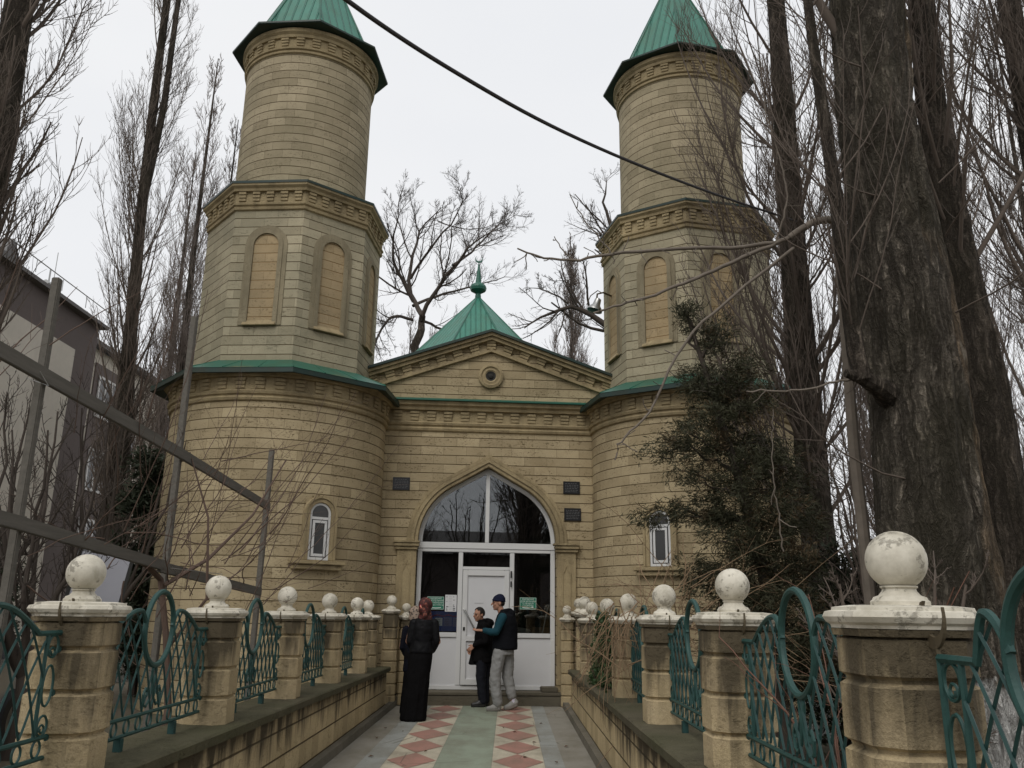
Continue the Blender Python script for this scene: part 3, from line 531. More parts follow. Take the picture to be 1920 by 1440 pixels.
right=[p for p in hp if p[0]>=.034]; _a=hp[mid]; _b=right[-1]; right.append((.034,_a[1]+(_b[1]-_a[1])*.034/_b[0]))
MB().prism([(.034,2.736)]+right,yf+.03,yf+.036).build('pane',M['glass'],mq)
MB().prism([(-.034,2.736)]+[(-x,z) for x,z in right],yf+.03,yf+.036).build('pane',M['glass'],mq)
for x0,x1 in ((-1.165,-.505),(.505,1.165)): MB().box(x0,x1,yf+.025,yf+.05,.28,1.085).build('panel',M['pvcpanel'],mq)
dl=MB(); 
for a in ((-.418,-.33,.29,2.25),(.33,.418,.29,2.25),(-.33,.33,2.15,2.25),(-.33,.33,.29,.39),(-.33,.33,1.02,1.11)): dl.box(a[0],a[1],yf-.03,yf+.03,a[2],a[3])
door=dl.build('door',M['pvc'],mq,bevel=.006)
MB().box(-.33,.33,yf+.0,yf+.02,.39,1.02).box(-.33,.33,yf+.0,yf+.02,1.11,2.15).build('door_panel',M['pvcpanel'],door)
MB().tube([(-.385,yf-.03,1.56),(-.385,yf-.10,1.56),(-.37,yf-.105,1.545),(-.05,yf-.105,.98),(-.04,yf-.10,.97),(-.04,yf-.03,.97)],.016,8).build('handle',M['steel'],door,True)
MB().tube([(.45,yf-.035,2.12),(.45,yf-.035,2.24)],.014,8).tube([(.45,yf-.035,1.96),(.45,yf-.035,2.06)],.014,8).build('hinge',M['black'],door,True)
MB().box(-.395,-.36,yf-.04,yf-.03,1.2,1.26).build('lock',M['black'],door)
MB().box(-.20,-.04,yf-.004,yf+.001,1.665,1.68).build('door_notice',simple('faint grey sticker',(.42,.42,.42),.6,0,.1,30),door)
# step, interior room, hall body
MB().box(-1.66,1.66,-.42,.5,-.05,.15).box(-1.62,1.62,-.36,.5,.153,.205).build('step',M['stepstone'],mq,bevel=.015)
MB().box(.98,1.26,-.20,.12,.208,.285).build('step_block',M['stepstone'],mq,bevel=.01)
# open-fronted room behind the glass
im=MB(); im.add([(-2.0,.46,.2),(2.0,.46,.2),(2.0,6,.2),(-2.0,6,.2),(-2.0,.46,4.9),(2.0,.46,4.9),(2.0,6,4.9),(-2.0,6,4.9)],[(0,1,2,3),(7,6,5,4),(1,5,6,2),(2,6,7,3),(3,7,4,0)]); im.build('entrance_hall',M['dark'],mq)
h=MB(); h.add([(-3.3,.46,0),(-2.02,.46,0),(-2.02,6.1,0),(-3.3,6.1,0)],[]); 
MB().box(-3.4,-2.02,.46,16,-.05,5.5).box(2.02,3.4,.46,16,-.05,5.5).box(-2.02,2.02,6.1,16,-.05,5.5).box(-2.02,2.02,.46,6.1,4.95,5.5).build('hall_wall',M['stone'],mq)
PY=11.
MB().lathe([(3.15,5.45),(3.15,7.45)],8,0,PY,22.5).build('dome_base_wall',M['stone_oct'],mq,uv='face')
MB().lathe([(3.85,7.4),(3.85,7.47),(.06,11.62)],8,0,PY,22.5,cap=False).build('central_roof',M['roof'],mq,uv='face')
hip=MB()
for k in range(8):
    a=R(22.5+45*k); hip.tube([(3.86*math.sin(a),PY-3.86*math.cos(a),7.47),(0,PY,11.64)],.045,5)
hip.build('hip_ridge',M['roof_flat'],mq)
fin=MB().lathe([(.10,11.5),(.10,11.66),(.085,11.75),(.26,11.86),(.28,11.95),(.26,12.02),(.20,12.08),(.12,12.11),(.10,12.15),(.03,12.75),(.03,12.8),(.012,12.82),(.012,12.86)],12,0,PY).build('finial',M['roof_flat'],mq)
cm=MB(); oo=[(.13*math.cos(t),.13*math.sin(t)) for t in np.linspace(R(-235),R(55),24)]; ii=[(.125*math.cos(t)*.86,.035+.125*math.sin(t)*.86-.0) for t in np.linspace(R(-225),R(45),24)]
cm.ringprism([(x,z+12.99) for x,z in oo],[(x,z+12.99) for x,z in ii],PY-.015,PY+.015,closed=False).build('crescent',M['roof_flat'],fin)
# windows in the round bases
for s in (-1,1):
    a=R(33.7)*-s; cx=s*A; nx,ny=math.sin(a),-math.cos(a); Mt=Matrix(((-ny,-nx,0,cx+RD*nx),(nx,-ny,0,TB_Y+RD*ny),(0,0,1,0),(0,0,0,1)))
    wn=bpy.data.objects.new('window',None); COL.objects.link(wn); wn.parent=mq
    o1=rnd(.285,2.27,2.99,16);o2=rnd(.245,2.27,2.99,16);o3=rnd(.18,2.27,2.99,16)
    MB().ringprism(o1,o2,-.075,.1,closed=False).ringprism(o2,o3,-.055,.1,closed=False).xf(Mt).build('surround',M['trim'],wn,bevel=.006)
    MB().box(-.45,.45,-.13,.1,2.20,2.265).box(-.41,.41,-.085,.1,2.12,2.197).xf(Mt).build('sill',M['trim'],wn,bevel=.012)
    f=MB(); q1=rnd(.178,2.275,2.99,16);q2=rnd(.142,2.275,2.99,16); f.ringprism(q1,q2,-.030,.06,closed=False); f.box(-.141,.141,-.03,.06,2.275,2.315).box(-.141,.141,-.03,.06,2.905,2.945)
    for b in ((-.12,-.085,2.33,2.89),(.085,.12,2.33,2.89),(-.085,.085,2.33,2.37),(-.085,.085,2.85,2.89)): f.box(b[0],b[1],-.036,.05,b[2],b[3])
    f.xf(Mt).build('frame',M['pvc'],wn)
    MB().prism(rnd(.143,2.3,2.99,16),-.018,.0).xf(Mt).build('pane',M['darkglass'],wn)
# ------------------------------------------------------------------ plaques, signs and things behind the glass
def mqpt(x,y,z): c,s_=math.cos(PSI),math.sin(PSI); return (OX+c*x-s_*y,OY+s_*x+c*y,z)
def flat(mb,name,mat,parent): return mb.build(name,mat,parent)
def textmesh(body,size,mat,parent,x,z,y,name='lettering',align='CENTER',sx=1.):
    cu=bpy.data.curves.new('t','FONT'); cu.body=body; cu.size=size; cu.align_x=align; cu.extrude=.0006; to=bpy.data.objects.new('t',cu); COL.objects.link(to)
    bpy.context.view_layer.update(); me=bpy.data.meshes.new_from_object(to.evaluated_get(bpy.context.evaluated_depsgraph_get())); bpy.data.objects.remove(to)
    me.transform(Matrix.Translation((x,y,z))@Matrix.Rotation(R(90),4,'X')@Matrix.Diagonal((sx,1,1,1))); me.materials.clear(); me.materials.append(mat)
    o=bpy.data.objects.new(name,me); COL.objects.link(o); o.parent=parent; return o
for (x,z,lab) in ((-1.59,3.76,'small black granite plaque on the wall left of the arch'),(1.535,3.76,'black granite plaque right of the arch, upper of the two'),(1.553,3.268,'black granite plaque right of the arch, lower of the two')):
    p=thing('plaque',mqpt(x,-.002,z),lab,'plaque','black plaques on the facade',PSI)
    MB().box(-.155,.155,-.022,.0,-.115,.115).build('slab',M['plaque'],p,bevel=.004)
    l=MB()
    for i in range(6):
        xx=-.12; rr=random.Random(int(z*100)+i)
        while xx<.10:
            wd=rr.uniform(.015,.05); l.box(xx,min(xx+wd,.125),-.0245,-.0225,.075-.03*i-.007,.075-.03*i+.004); xx+=wd+.012
    l.build('engraving',M['engrave'],p)
def arrow(flip): 
    pts=[(-.10,.0),(-.05,-.006),(.0,-.008),(.05,-.004),(.075,.003)]; up=[(x,z+.010) for x,z in pts]; lo=[(x,z-.004) for x,z in pts]
    poly=lo+[(.07,-.014),(.105,.012),(.062,.024)]+list(reversed(up)); return [(x*flip,z) for x,z in poly]
for (x,z,wd,hh,lines,flip,lab) in ((-.892,1.665,.30,.225,['ОМОВЕНИЕ','И МОЛЕЛЬНАЯ','ДЛЯ ЖЕНЩИН','С ЛЕВОЙ СТОРОНЫ'],-1,'green sign with white Cyrillic lettering above the blue notice board'),(.762,1.68,.30,.21,['ОМОВЕНИЕ','ДЛЯ МУЖЧИН','С ПРАВОЙ','СТОРОНЫ'],1,'green sign with white Cyrillic lettering on the right glass pane')):
    p=thing('sign',mqpt(x,yf+.024,z),lab,'sign','green direction signs on the glass',PSI)
    MB().box(-wd/2,wd/2,-.004,.0,-hh/2,hh/2).build('backing',M['signgreen'],p)
    b=MB(); t=.004; b.box(-wd/2+.004,wd/2-.004,-.0055,-.0045,hh/2-.010,hh/2-.005).box(-wd/2+.004,wd/2-.004,-.0055,-.0045,-hh/2+.005,-hh/2+.010).box(-wd/2+.004,-wd/2+.009,-.0055,-.0045,-hh/2+.011,hh/2-.011).box(wd/2-.009,wd/2-.004,-.0055,-.0045,-hh/2+.011,hh/2-.011); b.build('border',M['signwhite'],p)
    for i,t in enumerate(lines): textmesh(t,.038 if len(t)<13 else .030,M['signwhite'],p,0,hh/2-.046-.037*i,-.006)
    MB().prism([(a_,b_-hh/2+.032) for a_,b_ in arrow(flip)],-.0065,-.005).build('arrow',M['signwhite'],p)
def notice(x,z,wd,hh,lab,seed,mat='paper',y=yf+.02,round_=False):
    p=thing('notice',mqpt(x,y,z),lab,'notice',None,PSI)
    MB().box(-wd/2,wd/2,-.002,.0,-hh/2,hh/2).build('sheet',M[mat],p)
    rr=random.Random(seed); l=MB(); n=int(hh/.028)
    for i in range(n-1):
        zz=hh/2-.03-.028*i
        for x0 in (-wd/2+.02,wd/2-.065):
            if rr.random()<.75: l.box(x0,x0+rr.uniform(.015,.045),-.0035,-.0025,zz-rr.uniform(.006,.017),zz)
        l.box(-wd/2+.07,wd/2-.085,-.0035,-.0025,zz-.004,zz-.002)
    l.build('print',M['ink'],p); return p
notice(-.62,1.665,.205,.29,'white printed sheet taped to the glass beside the green sign',4)
bd=thing('notice_board',mqpt(-.76,yf+.045,1.355),'blue information board with pinned sheets behind the left glass pane','board',None,PSI)
MB().box(-.36,.37,.0,.012,-.17,.17).build('backing',M['boardblue'],bd)
rb=MB()
for k in range(18):
    x=-.35+.04*k; rb.box(x,x+.034,-.003,-.001,.085+.012*math.sin(k*1.3),.105+.012*math.sin(k*1.3))
rb.build('ribbon',M['boardred'],bd)
MB().box(-.30,-.18,-.004,-.001,-.08,.06).box(-.13,0,-.004,-.001,-.08,.055).build('white_sheet',M['paper'],bd); MB().box(.02,.17,-.004,-.001,-.085,.07).box(.185,.33,-.004,-.001,-.09,.065).build('blue_sheet',M['boardpale'],bd)
kk=MB()
for x0 in (-.29,-.12,.03,.2):
    for i in range(4): kk.box(x0+.01,x0+.085,-.006,-.0045,.03-.03*i-.006,.03-.03*i)
kk.build('print',M['ink'],bd)
po=thing('pole',mqpt(.82,.34,.9),'thin grey pole leaning inside the right glass pane','pole',None,PSI); MB().tube([(0,0,-.7),(.34,.06,.75)],.012,8).build('rod',M['steel'],po,True); 
tr=thing('cabinet',mqpt(.68,.9,.205),'grey box standing inside behind the right glass pane','box',None,PSI); MB().box(-.17,.17,-.15,.15,0,.98).build('case',M['p_blue'],tr,bevel=.01); MB().prism([(-.19,.982),(.19,.982),(.17,1.02),(0,1.05),(-.17,1.02)],-.17,.17).build('lid',M['p_blue'],tr)
cb=thing('table',mqpt(1.02,.75,.205),'brown wooden panel inside at the foot of the leaning pole','panel',None,PSI); MB().box(-.12,.2,-.02,.02,0,1.06).build('board',M['wood'],cb,bevel=.005); MB().box(-.12,.2,.025,.3,0,.04).build('foot',M['wood'],cb)
fl=thing('floodlight',(1.60,15.2,7.15),'metal floodlight on a bracket at the left corner of the right tower','floodlight')
MB().tube([(.3,.25,.33),(.12,.0,.30),(.0,-.05,.25),(-.02,-.06,.08)],.018,6).tube([(.08,0,.3),(.02,.05,.36),(-.12,.05,.25),(-.2,.0,.05)],.010,5).build('bracket',M['rust'],fl)
MB().lathe([(.03,.16),(.06,.14),(.075,.02),(.14,-.06),(.15,-.10)],20).xf(Matrix.Translation((-.03,-.07,.0))@Matrix.Rotation(R(18),4,'Y')).build('lamp_head',M['steel'],fl,True)
MB().lathe([(.145,-.098),(.10,-.115),(.01,-.12)],20).xf(Matrix.Translation((-.03,-.07,.0))@Matrix.Rotation(R(18),4,'Y')).build('lens',M['darkglass'],fl,True)
# ------------------------------------------------------------------ low walls
def lowwall(name,fx,y0,y1,sgn,lab,ends):
    t=thing(name,(0,0,0),lab,'wall')
    m=MB(); n=24; ys=np.linspace(y0,y1,n); vs=[];ht=.735
    for y in ys: 
        ht=.735-.0095*(y-6); x=fx(y); vs+= [(x,y,0),(x,y,ht-.07),(x-.40*sgn,y,ht-.07),(x-.40*sgn,y,0)]
    fs=[(i*4+k,i*4+(k+1)%4,(i+1)*4+(k+1)%4,(i+1)*4+k) for i in range(n-1) for k in range(4)]+[(0,3,2,1),(4*n-4,4*n-3,4*n-2,4*n-1)]
    m.add(vs,fs).build('wall_body',M['lowwall'],t)
    c=MB(); vs=[]; rg=random.Random(5); N=70
    for y in np.linspace(y0-.03,y1+.03,N):
        ht=.735-.0095*(y-6); x=fx(y); j=rg.uniform(-.006,.006); vs+= [(x+(.05+j)*sgn,y,ht-.068),(x+(.055+j)*sgn,y,ht-.012+j*.5),(x+.04*sgn,y,ht+j*.4),(x-.40*sgn,y,ht+.012),(x-.44*sgn,y,ht-.068)]
    n=N; fs=[(i*5+k,i*5+(k+1)%5,(i+1)*5+(k+1)%5,(i+1)*5+k) for i in range(n-1) for k in range(5)]+[(0,4,3,2,1),tuple(5*n-5+k for k in range(5))]
    c.add(vs,fs).build('coping',M['coping'],t); return t
lowwall('low_wall',LW,-3.5,14.25,1,'low stone block wall with dark coping along the left side of the path',0)
lowwall('low_wall',RW,-3.5,14.15,-1,'low stone block wall with dark coping along the right side of the path',0)
WT=.742
# ------------------------------------------------------------------ fence piers
def chamf(h,c): return [(h-c,-h),(h,-h+c),(h,h-c),(h-c,h),(-h+c,h),(-h,h-c),(-h,-h+c),(-h+c,-h)]
def make_pier(h=.172,z0=0,nb=4,top=1.415,ball=.093,cs=1.):
    root=bpy.data.objects.new('fence_pier',None); COL.objects.link(root)
    m=MB(); H=(top-z0)
    bh=.177 if nb>4 else (H-.13)/3.0
    zs=[z0+i*bh for i in range(nb if nb<=4 else int(H/bh)+1)]; zs=[z for z in zs if z<top-.05]+[top]
    sections=[]
    for i in range(len(zs)-1):
        a,b=zs[i],zs[i+1]; last=(i==len(zs)-2)
        sections+=[(h-.018,a),(h-.016,a+.008),(h,a+.018),(h,b-.016 if not last else b-.01),(h-.018,b-.003)]
    rings=[]
    for hh,z in sections: rings.append([(x,y,z) for x,y in chamf(hh,.06*hh/.148)])
    rings.append([(x,y,top) for x,y in chamf(h+.008,.07)]); rings.append([(x,y,top+.02) for x,y in chamf(h+.012,.07)])
    vs=[p for r in rings for p in r]; n=len(rings)
    fs=[(i*8+k,i*8+(k+1)%8,(i+1)*8+(k+1)%8,(i+1)*8+k) for i in range(n-1) for k in range(8)]+[tuple(range(7,-1,-1)),tuple(8*n-8+k for k in range(8))]
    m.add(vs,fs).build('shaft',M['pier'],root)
    cp=MB(); cr=[]; t0=top+.022
    for hh,z in ((h+.014,t0),(h+.016,t0+.010),(h+.026,t0+.018),(h+.034,t0+.034),(h+.028,t0+.050),(h+.012,t0+.054),(h+.010,t0+.064),(h-.03,t0+.070)):
        cr.append([(x,y,z) for x,y in chamf(hh,.085)])
    vs=[p for r in cr for p in r]; n=len(cr)
    cp.add(vs,[(i*8+k,i*8+(k+1)%8,(i+1)*8+(k+1)%8,(i+1)*8+k) for i in range(n-1) for k in range(8)]+[tuple(range(7,-1,-1)),tuple(8*n-8+k for k in range(8))])
    cp.build('cap',M['whitepaint'],root)
    z=t0+.074; k=ball/.093
    prof=[(.088*k,z-.004),(.088*k,z+.008),(.082*k,z+.013),(.078*k,z+.021),(.062*k,z+.027),(.052*k,z+.040),(.050*k,z+.047),(.056*k,z+.051),(.056*k,z+.056)]
    zc=z+.055+ball*.86; a0=math.acos(.86)
    prof=prof+[(ball*math.sin(t),zc-ball*math.cos(t)) for t in np.linspace(.56,PI-.001,18)]
    MB().lathe(prof,32).build('ball_finial',M['whitepaint'],root,True,ang=50)
    return root
LP=[(-2.13,4.38),(-2.145,6.45),(-2.15,8.5),(-2.155,10.55),(-2.15,12.45),(-2.24,14.0)]
RP=[(1.235,2.76),(1.225,4.78),(1.22,6.88),(1.25,9.15),(1.245,11.1),(1.23,13.0)]
ordl=['first','second','third','fourth','fifth','sixth']
lw=['its ball smooth','its ball badly flaked grey','its ball smooth and clean','its ball mottled grey','its ball half flaked','under the round tower wall']
rw=['its large ball scuffed grey','its ball scuffed low in front','its ball with a small hooked scar','half buried in dry canes','with green ivy climbing its shaft','its ball speckled with dark chips']
P0=make_pier(z0=WT-.04,nb=4)
first=True
for side,L,words in (('left',LP,lw),('right',RP,rw)):
    for i,(x,y) in enumerate(L):
        o=P0 if first else copy_tree(P0); first=False
        o.location=(x,y,.02-.0095*(y-6)); o.rotation_euler=(0,0,R(1.2)+ (0 if i%2 else PI/2))
        tag(o,f'{ordl[i]} ball pier on the {side} low wall, {words[i]}','fence pier','ball topped stone piers of the fence')
T1=make_pier(h=.125,z0=0,nb=9,top=1.46,ball=.088); T1.location=(-1.985,14.86,0); tag(T1,'tall slender ball pier on the ground past the end of the left wall','fence pier','tall ball piers beside the entrance')
T2=make_pier(h=.105,z0=0,nb=9,top=1.36,ball=.075)
for (x,y,lab) in ((-1.76,15.1,'short ball pier beside the left door pilaster, half hidden by the women'),(1.005,15.15,'slimmest ball pier beside the right door pilaster, lower than its neighbour')):
    o=T2 if x<0 else copy_tree(T2); o.location=(x,y,0); tag(o,lab,'fence pier','tall ball piers beside the entrance')
T3=make_pier(h=.14,z0=WT-.12,nb=4,top=1.45,ball=.1); T3.location=(1.22,14.1,0); tag(T3,'last ball pier at the far end of the right wall, taller than the rest','fence pier','ball topped stone piers of the fence')
o=copy_tree(T1); o.location=(1.22,15.3,0); tag(o,'tall ball pier right of the entrance, half hidden by the right wall end pier','fence pier','tall ball piers beside the entrance')
# ------------------------------------------------------------------ ornate iron fence panels
def make_panel(L=1.72):
    root=bpy.data.objects.new('iron_railing',None); COL.objects.link(root); hl=L/2; rr=.212; zc=.645
    def top(x):
        x=abs(x)
        if x>hl-.2: return .625
        t=(hl-.2-x)/(hl-.2-.30)
        if t<=1: return .625+.125*(math.sin(min(t,1)*PI/2))
        return .75-.11*((.30-x)/.11)**2 if x>.19 else .64
    fr=MB(); r=.011
    for s in (-1,1):
        fr.tube([(s*hl,0,.02),(s*hl,0,.625)],r,6).tube([(s*(hl-.115),0,.16),(s*(hl-.115),0,.62)],r*.9,6)
        xs=list(np.linspace(hl,hl-.2,4))+list(np.linspace(hl-.21,.197,18)); fr.tube([(s*x,0,top(x)) for x in xs],.0135,6)
    fr.tube([(-hl,0,.075),(hl,0,.075)],r,6).tube([(-hl,0,.165),(hl,0,.165)],r,6)
    fr.build('frame',M['iron'],root,True)
    MB().tube([(rr*math.sin(t),0,zc+rr*1.02*math.cos(t)) for t in np.linspace(0,2*PI,41)],.0165,8,cap=False).build('ring',M['iron'],root,True)
    br=MB()
    n=11
    for k in range(n): x=-hl+.08+(L-.16)*k/(n-1); br.tube([(x+.034*math.sin(t),0,.12+.038*math.cos(t)) for t in np.linspace(0,2*PI,15)],.006,5,cap=False)
    br.build('rail_rings',M['iron'],root,True)
    la=MB()
    def inside(x,z): return abs(x)<hl-.118 and z>.17 and z<top(x)-.004 and (x*x+(z-zc)**2)>rr*rr
    for sg in (-1,1):
        for k in range(-14,15):
            x0=k*.125; run=[]
            for z in np.linspace(.17,.76,60):
                q=(z-.17)/.58; x=x0+sg*(.16*q**.7+.30*q*q*.7)
                if inside(x,z): run.append((x,.004*sg,z))
                else:
                    if len(run)>2: la.tube(run[::3]+[run[-1]],.0062,4)
                    run=[]
            if len(run)>2: la.tube(run[::3]+[run[-1]],.0062,4)
    la.build('lattice',M['iron_dark'],root,True)
    sc=MB()
    for s in (-1,1):
        pts=[(s*.012,0,.435),(s*.03,0,.40),(s*.022,0,.36),(s*.010,0,.32),(s*.03,0,.24),(s*.075,0,.20),(s*.115,0,.215),(s*.125,0,.27),(s*.10,0,.305),(s*.075,0,.285),(s*.08,0,.26),(s*.095,0,.262)]
        sc.tube(pts,.008,6)
        for zz,a,b in ((.565,.045,.05),(.39,.045,.09),(.215,.042,.045)):
            sc.tube([(s*(hl-.057)+a*math.sin(t),0,zz+b*math.cos(t)) for t in np.linspace(0,2*PI,19)],.006,5,cap=False)
        for zz in (.54,.20):
            sc.tube([(s*(hl-.057)+.022*math.sin(t)*(1-.1*t),0,zz+.02*math.cos(t)*(1-.1*t)) for t in np.linspace(-2,5,16)],.005,5)
    sc.build('scrolls',M['iron'],root,True)
    lf=MB(); rg=random.Random(3)
    for k in range(26):
        x=rg.uniform(-hl+.16,hl-.16); z=rg.uniform(.25,.6)
        if inside(x,z): lf.add([(x,-.008,z-.045),(x+.014,-.010,z),(x,-.008,z+.03),(x-.014,-.010,z),(x,.004,z)],[(0,1,4),(1,2,4),(2,3,4),(3,0,4)])
    for s in (-1,1):
        oo=[(.072*math.cos(t),.082*math.sin(t)) for t in np.linspace(R(-200),R(38),22)]; ii=[(-.010+.060*math.cos(t),.018+.066*math.sin(t)) for t in np.linspace(R(-196),R(34),22)]
        c=MB().ringprism([(s*x*1.,z) for x,z in oo],[(s*x,z) for x,z in ii],-.005,.005,closed=False)
        c.xf(Matrix.Translation((s*(hl+.02),0,.73))).build('crescent',M['rust'],root)
        MB().tube([(s*hl,0,.62),(s*(hl+.005),0,.66)],.006,5).build('crescent_stem',M['rust'],root)
    ft=MB()
    for s in (-.45,.45): ft.box(s*hl-.02,s*hl+.02,-.02,.02,-.02,.066)
    ft.build('foot',M['iron_dark'],root)
    return root
FP=make_panel(); first=True; FP2=make_panel(1.12)
lwords=['cut by the left edge','between the nearest and second left piers','between the second and third left piers','between the third and fourth left piers','between the fourth and fifth left piers','between the fifth and sixth left piers']
rwords=['nearest the viewer at the right edge','between first and second right piers, red canes in its ring','between the second and third right piers','behind dry canes between the third and fourth right piers','between the fourth and fifth right piers','between the fifth and sixth right piers']
LP2=[(-2.12,2.3)]+LP; RP2=[(1.24,.7)]+RP
for side,L,words in (('left',LP2,lwords),('right',RP2,rwords)):
    for i in range(6):
        a,b=Vector(L[i]),Vector(L[i+1]); mid=(a+b)/2; gap=(b-a).length-.30
        if side=='right' and i==0: o=FP2; mid=Vector((1.235,1.98)); gap=1.74
        else: o=FP if first else copy_tree(FP); first=False
        o.location=(mid.x,mid.y,WT+.005-.0095*(mid.y-6)); d=b-a; o.rotation_euler=(0,0,math.atan2(d.y,d.x)); o.scale=(gap/1.74,1,1)
        tag(o,'ornate green iron railing '+words[i],'railing','green iron railings between the piers')
# ------------------------------------------------------------------ trees
def poplar(label,base,pts,rad,n1,h0,lenf=(.30,.5),open_=.75,k2=11,k3=5,minr=.004,sides=14,mat='bark',tmat='twig',flute=.04,seed=1,group=None,trop=.16,up=99,r1=.17,name='poplar_tree',extra=None,azim=None,len1=None,ridge=0.):
    """fastigiate poplar: trunk part plus a crown of upswept limbs, shoots and twigs"""
    global RNG
    RNG=np.random.default_rng(seed)
    t=thing(name,base,label,'tree',group)
    mb,P,rr=trunkmesh(pts,rad,sides,flute,seed,ridge=ridge); mb.build('trunk',M[mat],t,True,ang=60)
    z=P[:,2]; H=z[-1]; zs=np.sort(h0+(H*.97-h0)*RNG.uniform(0,1,n1)**1.15); S=np.stack([np.interp(zs,z,P[:,i]) for i in range(3)],1); tr=np.interp(zs,z,rr)
    az=RNG.uniform(0,2*PI,n1) if azim is None else RNG.normal(azim[0],azim[1],n1)
    D=np.stack([np.cos(az)*open_,np.sin(az)*open_,np.full(n1,.8)],1); Ln=(H-zs)*RNG.uniform(*lenf,n1)+.6
    if len1: Ln=np.minimum(Ln,len1*RNG.uniform(.7,1.1,n1))
    L1=grow(S,D,Ln,9,trop,.05); R1=np.maximum(tr*r1*RNG.uniform(.35,1.15,n1),.009)[:,None]*np.linspace(1,.25,9)[None,:]
    tb=TB(); tb.add(L1,R1,5)
    L2,R2=spawn(L1,R1,k2,.08,1.,.75,(.22,.45),6,.22,.07,.5,minr*1.4); tb.add(L2,R2,3)
    L3,R3=spawn(L2,R2,k3,.1,1.,.7,(.25,.5),4,.2,.1,.6,minr); tb.add(L3,R3,3)
    tb.build('crown',M[tmat],t); return t
# left row
poplar('tall bare poplar cut by the left edge, its dark trunk at the top left corner',(-7.75,11,0),[(0,0,0),(.15,0,4),(.22,0,8),(.16,0,10.5),(.1,0,14),(0,0,19)],[.42,.30,.23,.2,.13,.02],100,3.0,(.24,.36),.7,13,7,.0045,seed=3,trop=.24,len1=3.3)
L2t=poplar('tall bare poplar left of the left tower, its thick trunk forking high up',(-8.75,19,0),[(0,0,0),(0,0,3),(-.15,0,5),(-.25,0,8),(-.4,0,11),(-.46,0,14),(-.5,0,17),(-.5,0,25)],[.5,.31,.235,.145,.12,.105,.09,.02],115,2.2,(.20,.36),.5,13,6,.004,seed=5,trop=.22,len1=3.3)
fk=MB(); fk.tube([(-.38,0,11.2),(-.27,-.05,12.2),(-.14,-.1,13.8),(-.15,-.1,16.6),(-.05,-.1,20)],[.10,.095,.085,.07,.02],8); fk.build('limb',M['bark_far'],L2t,True)
far=poplar('slim bare poplar just left of the left tower, behind the big poplar',(-10.95,27,0),[(0,0,0),(0,0,8),(-.05,0,14),(0,0,21)],[.24,.15,.08,.015],95,2,(.22,.38),.5,11,5,.0062,mat='bark_far',tmat='twig_far',seed=8,group='slim background poplars',trop=.24,len1=3.8)
def farpop(x,y,s,rz,lab,sz=None):
    o=copy_tree(far); o.location=(x,y,0); o.scale=(s,s,sz or s); o.rotation_euler=(0,0,rz); tag(o,lab,'tree','slim background poplars'); return o
farpop(-9.6,26,.85,1.,'slim bare poplar close against the left tower, lower and darker than its neighbour')
farpop(-12.6,30,.9,2.,'bare poplar behind the big forked poplar at the gap beside the apartment block')
farpop(-5.2,52,.92,3.,'far bare poplar showing between the left tower and the broad bare tree')
farpop(-6.6,52,.98,4.,'far bare poplar hugging the right edge of the left tower')
farpop(-3.2,54,.86,5.,'far bare poplar just left of the small green roof')
farpop(.1,60,.86,2.4,'tiny far poplar just right of the small green roof spire')
farpop(1.7,60,.82,.4,'tiny far poplar tip in the gap right of the small green roof')
big=poplar('dense far poplar in the gap left of the right tower',(3.4,45,0),[(0,0,0),(0,0,8),(-.1,0,15),(-.15,0,22.5)],[.3,.2,.1,.02],150,4,(.24,.42),.42,12,5,.0085,mat='bark_far',tmat='twig_far',seed=12,trop=.27,len1=5.,r1=.3)
farpop(2.45,47,.83,1.9,'lower far poplar left of the dense one in the right gap')
# right row
poplar('straight bare poplar in front of the right edge of the right tower',(4.33,12,0),[(0,0,0),(0,0,2),(-.03,0,3),(-.03,0,5),(-.04,0,7),(-.02,0,9.4),(-.01,0,11.5),(.05,0,20)],[.30,.225,.215,.195,.175,.16,.14,.02],105,2.6,(.28,.42),.9,14,7,.004,seed=21,trop=.17,len1=4.0,sides=64,flute=.05,ridge=.016)
R2=poplar('massive old poplar trunk with flaking bark on the right',(3.46,7,0),[(0,0,0),(0,0,1.7),(0,0,2.4),(.0,0,3.55),(-.04,0,4.65),(-.09,0,5.9),(-.06,0,7.3),(0,0,12),(.1,0,18)],[.50,.42,.40,.375,.345,.325,.30,.2,.03],34,6.3,(.25,.4),.7,9,5,.004,mat='bark_big',seed=23,sides=150,flute=.055,trop=.17,len1=4,ridge=.034)
lm=MB(); lm.tube([(-.3,-.15,3.30),(-.45,-.3,3.34),(-.62,-.38,3.40),(-.76,-.4,3.43)],[.12,.085,.06,.035],10).tube([(-.62,-.38,3.38),(-.66,-.4,3.6),(-.68,-.4,4.1),(-.70,-.4,4.9),(-.74,-.4,5.7),(-.78,-.4,6.5),(-.8,-.4,7.2),(-.9,-.4,9)],[.075,.072,.066,.06,.054,.046,.04,.02],10); lm.build('limb',M['bark'],R2,True)
RNG=np.random.default_rng(77); tb=TB()
lp=np.array([[(-.66,-.4,3.6),(-.68,-.4,4.1),(-.70,-.4,4.9),(-.74,-.4,5.7),(-.78,-.4,6.5),(-.8,-.4,7.2),(-.9,-.4,9)]]); a,b=spawn(lp,np.full((1,7),.03),34,.02,.95,.9,(.15,.42),7,.2,.07,.32,.006); tb.add(a,b,4); c,d=spawn(a,b,7,.1,1,.8,(.2,.45),5,.2,.08,.5,.0035); tb.add(c,d,3)
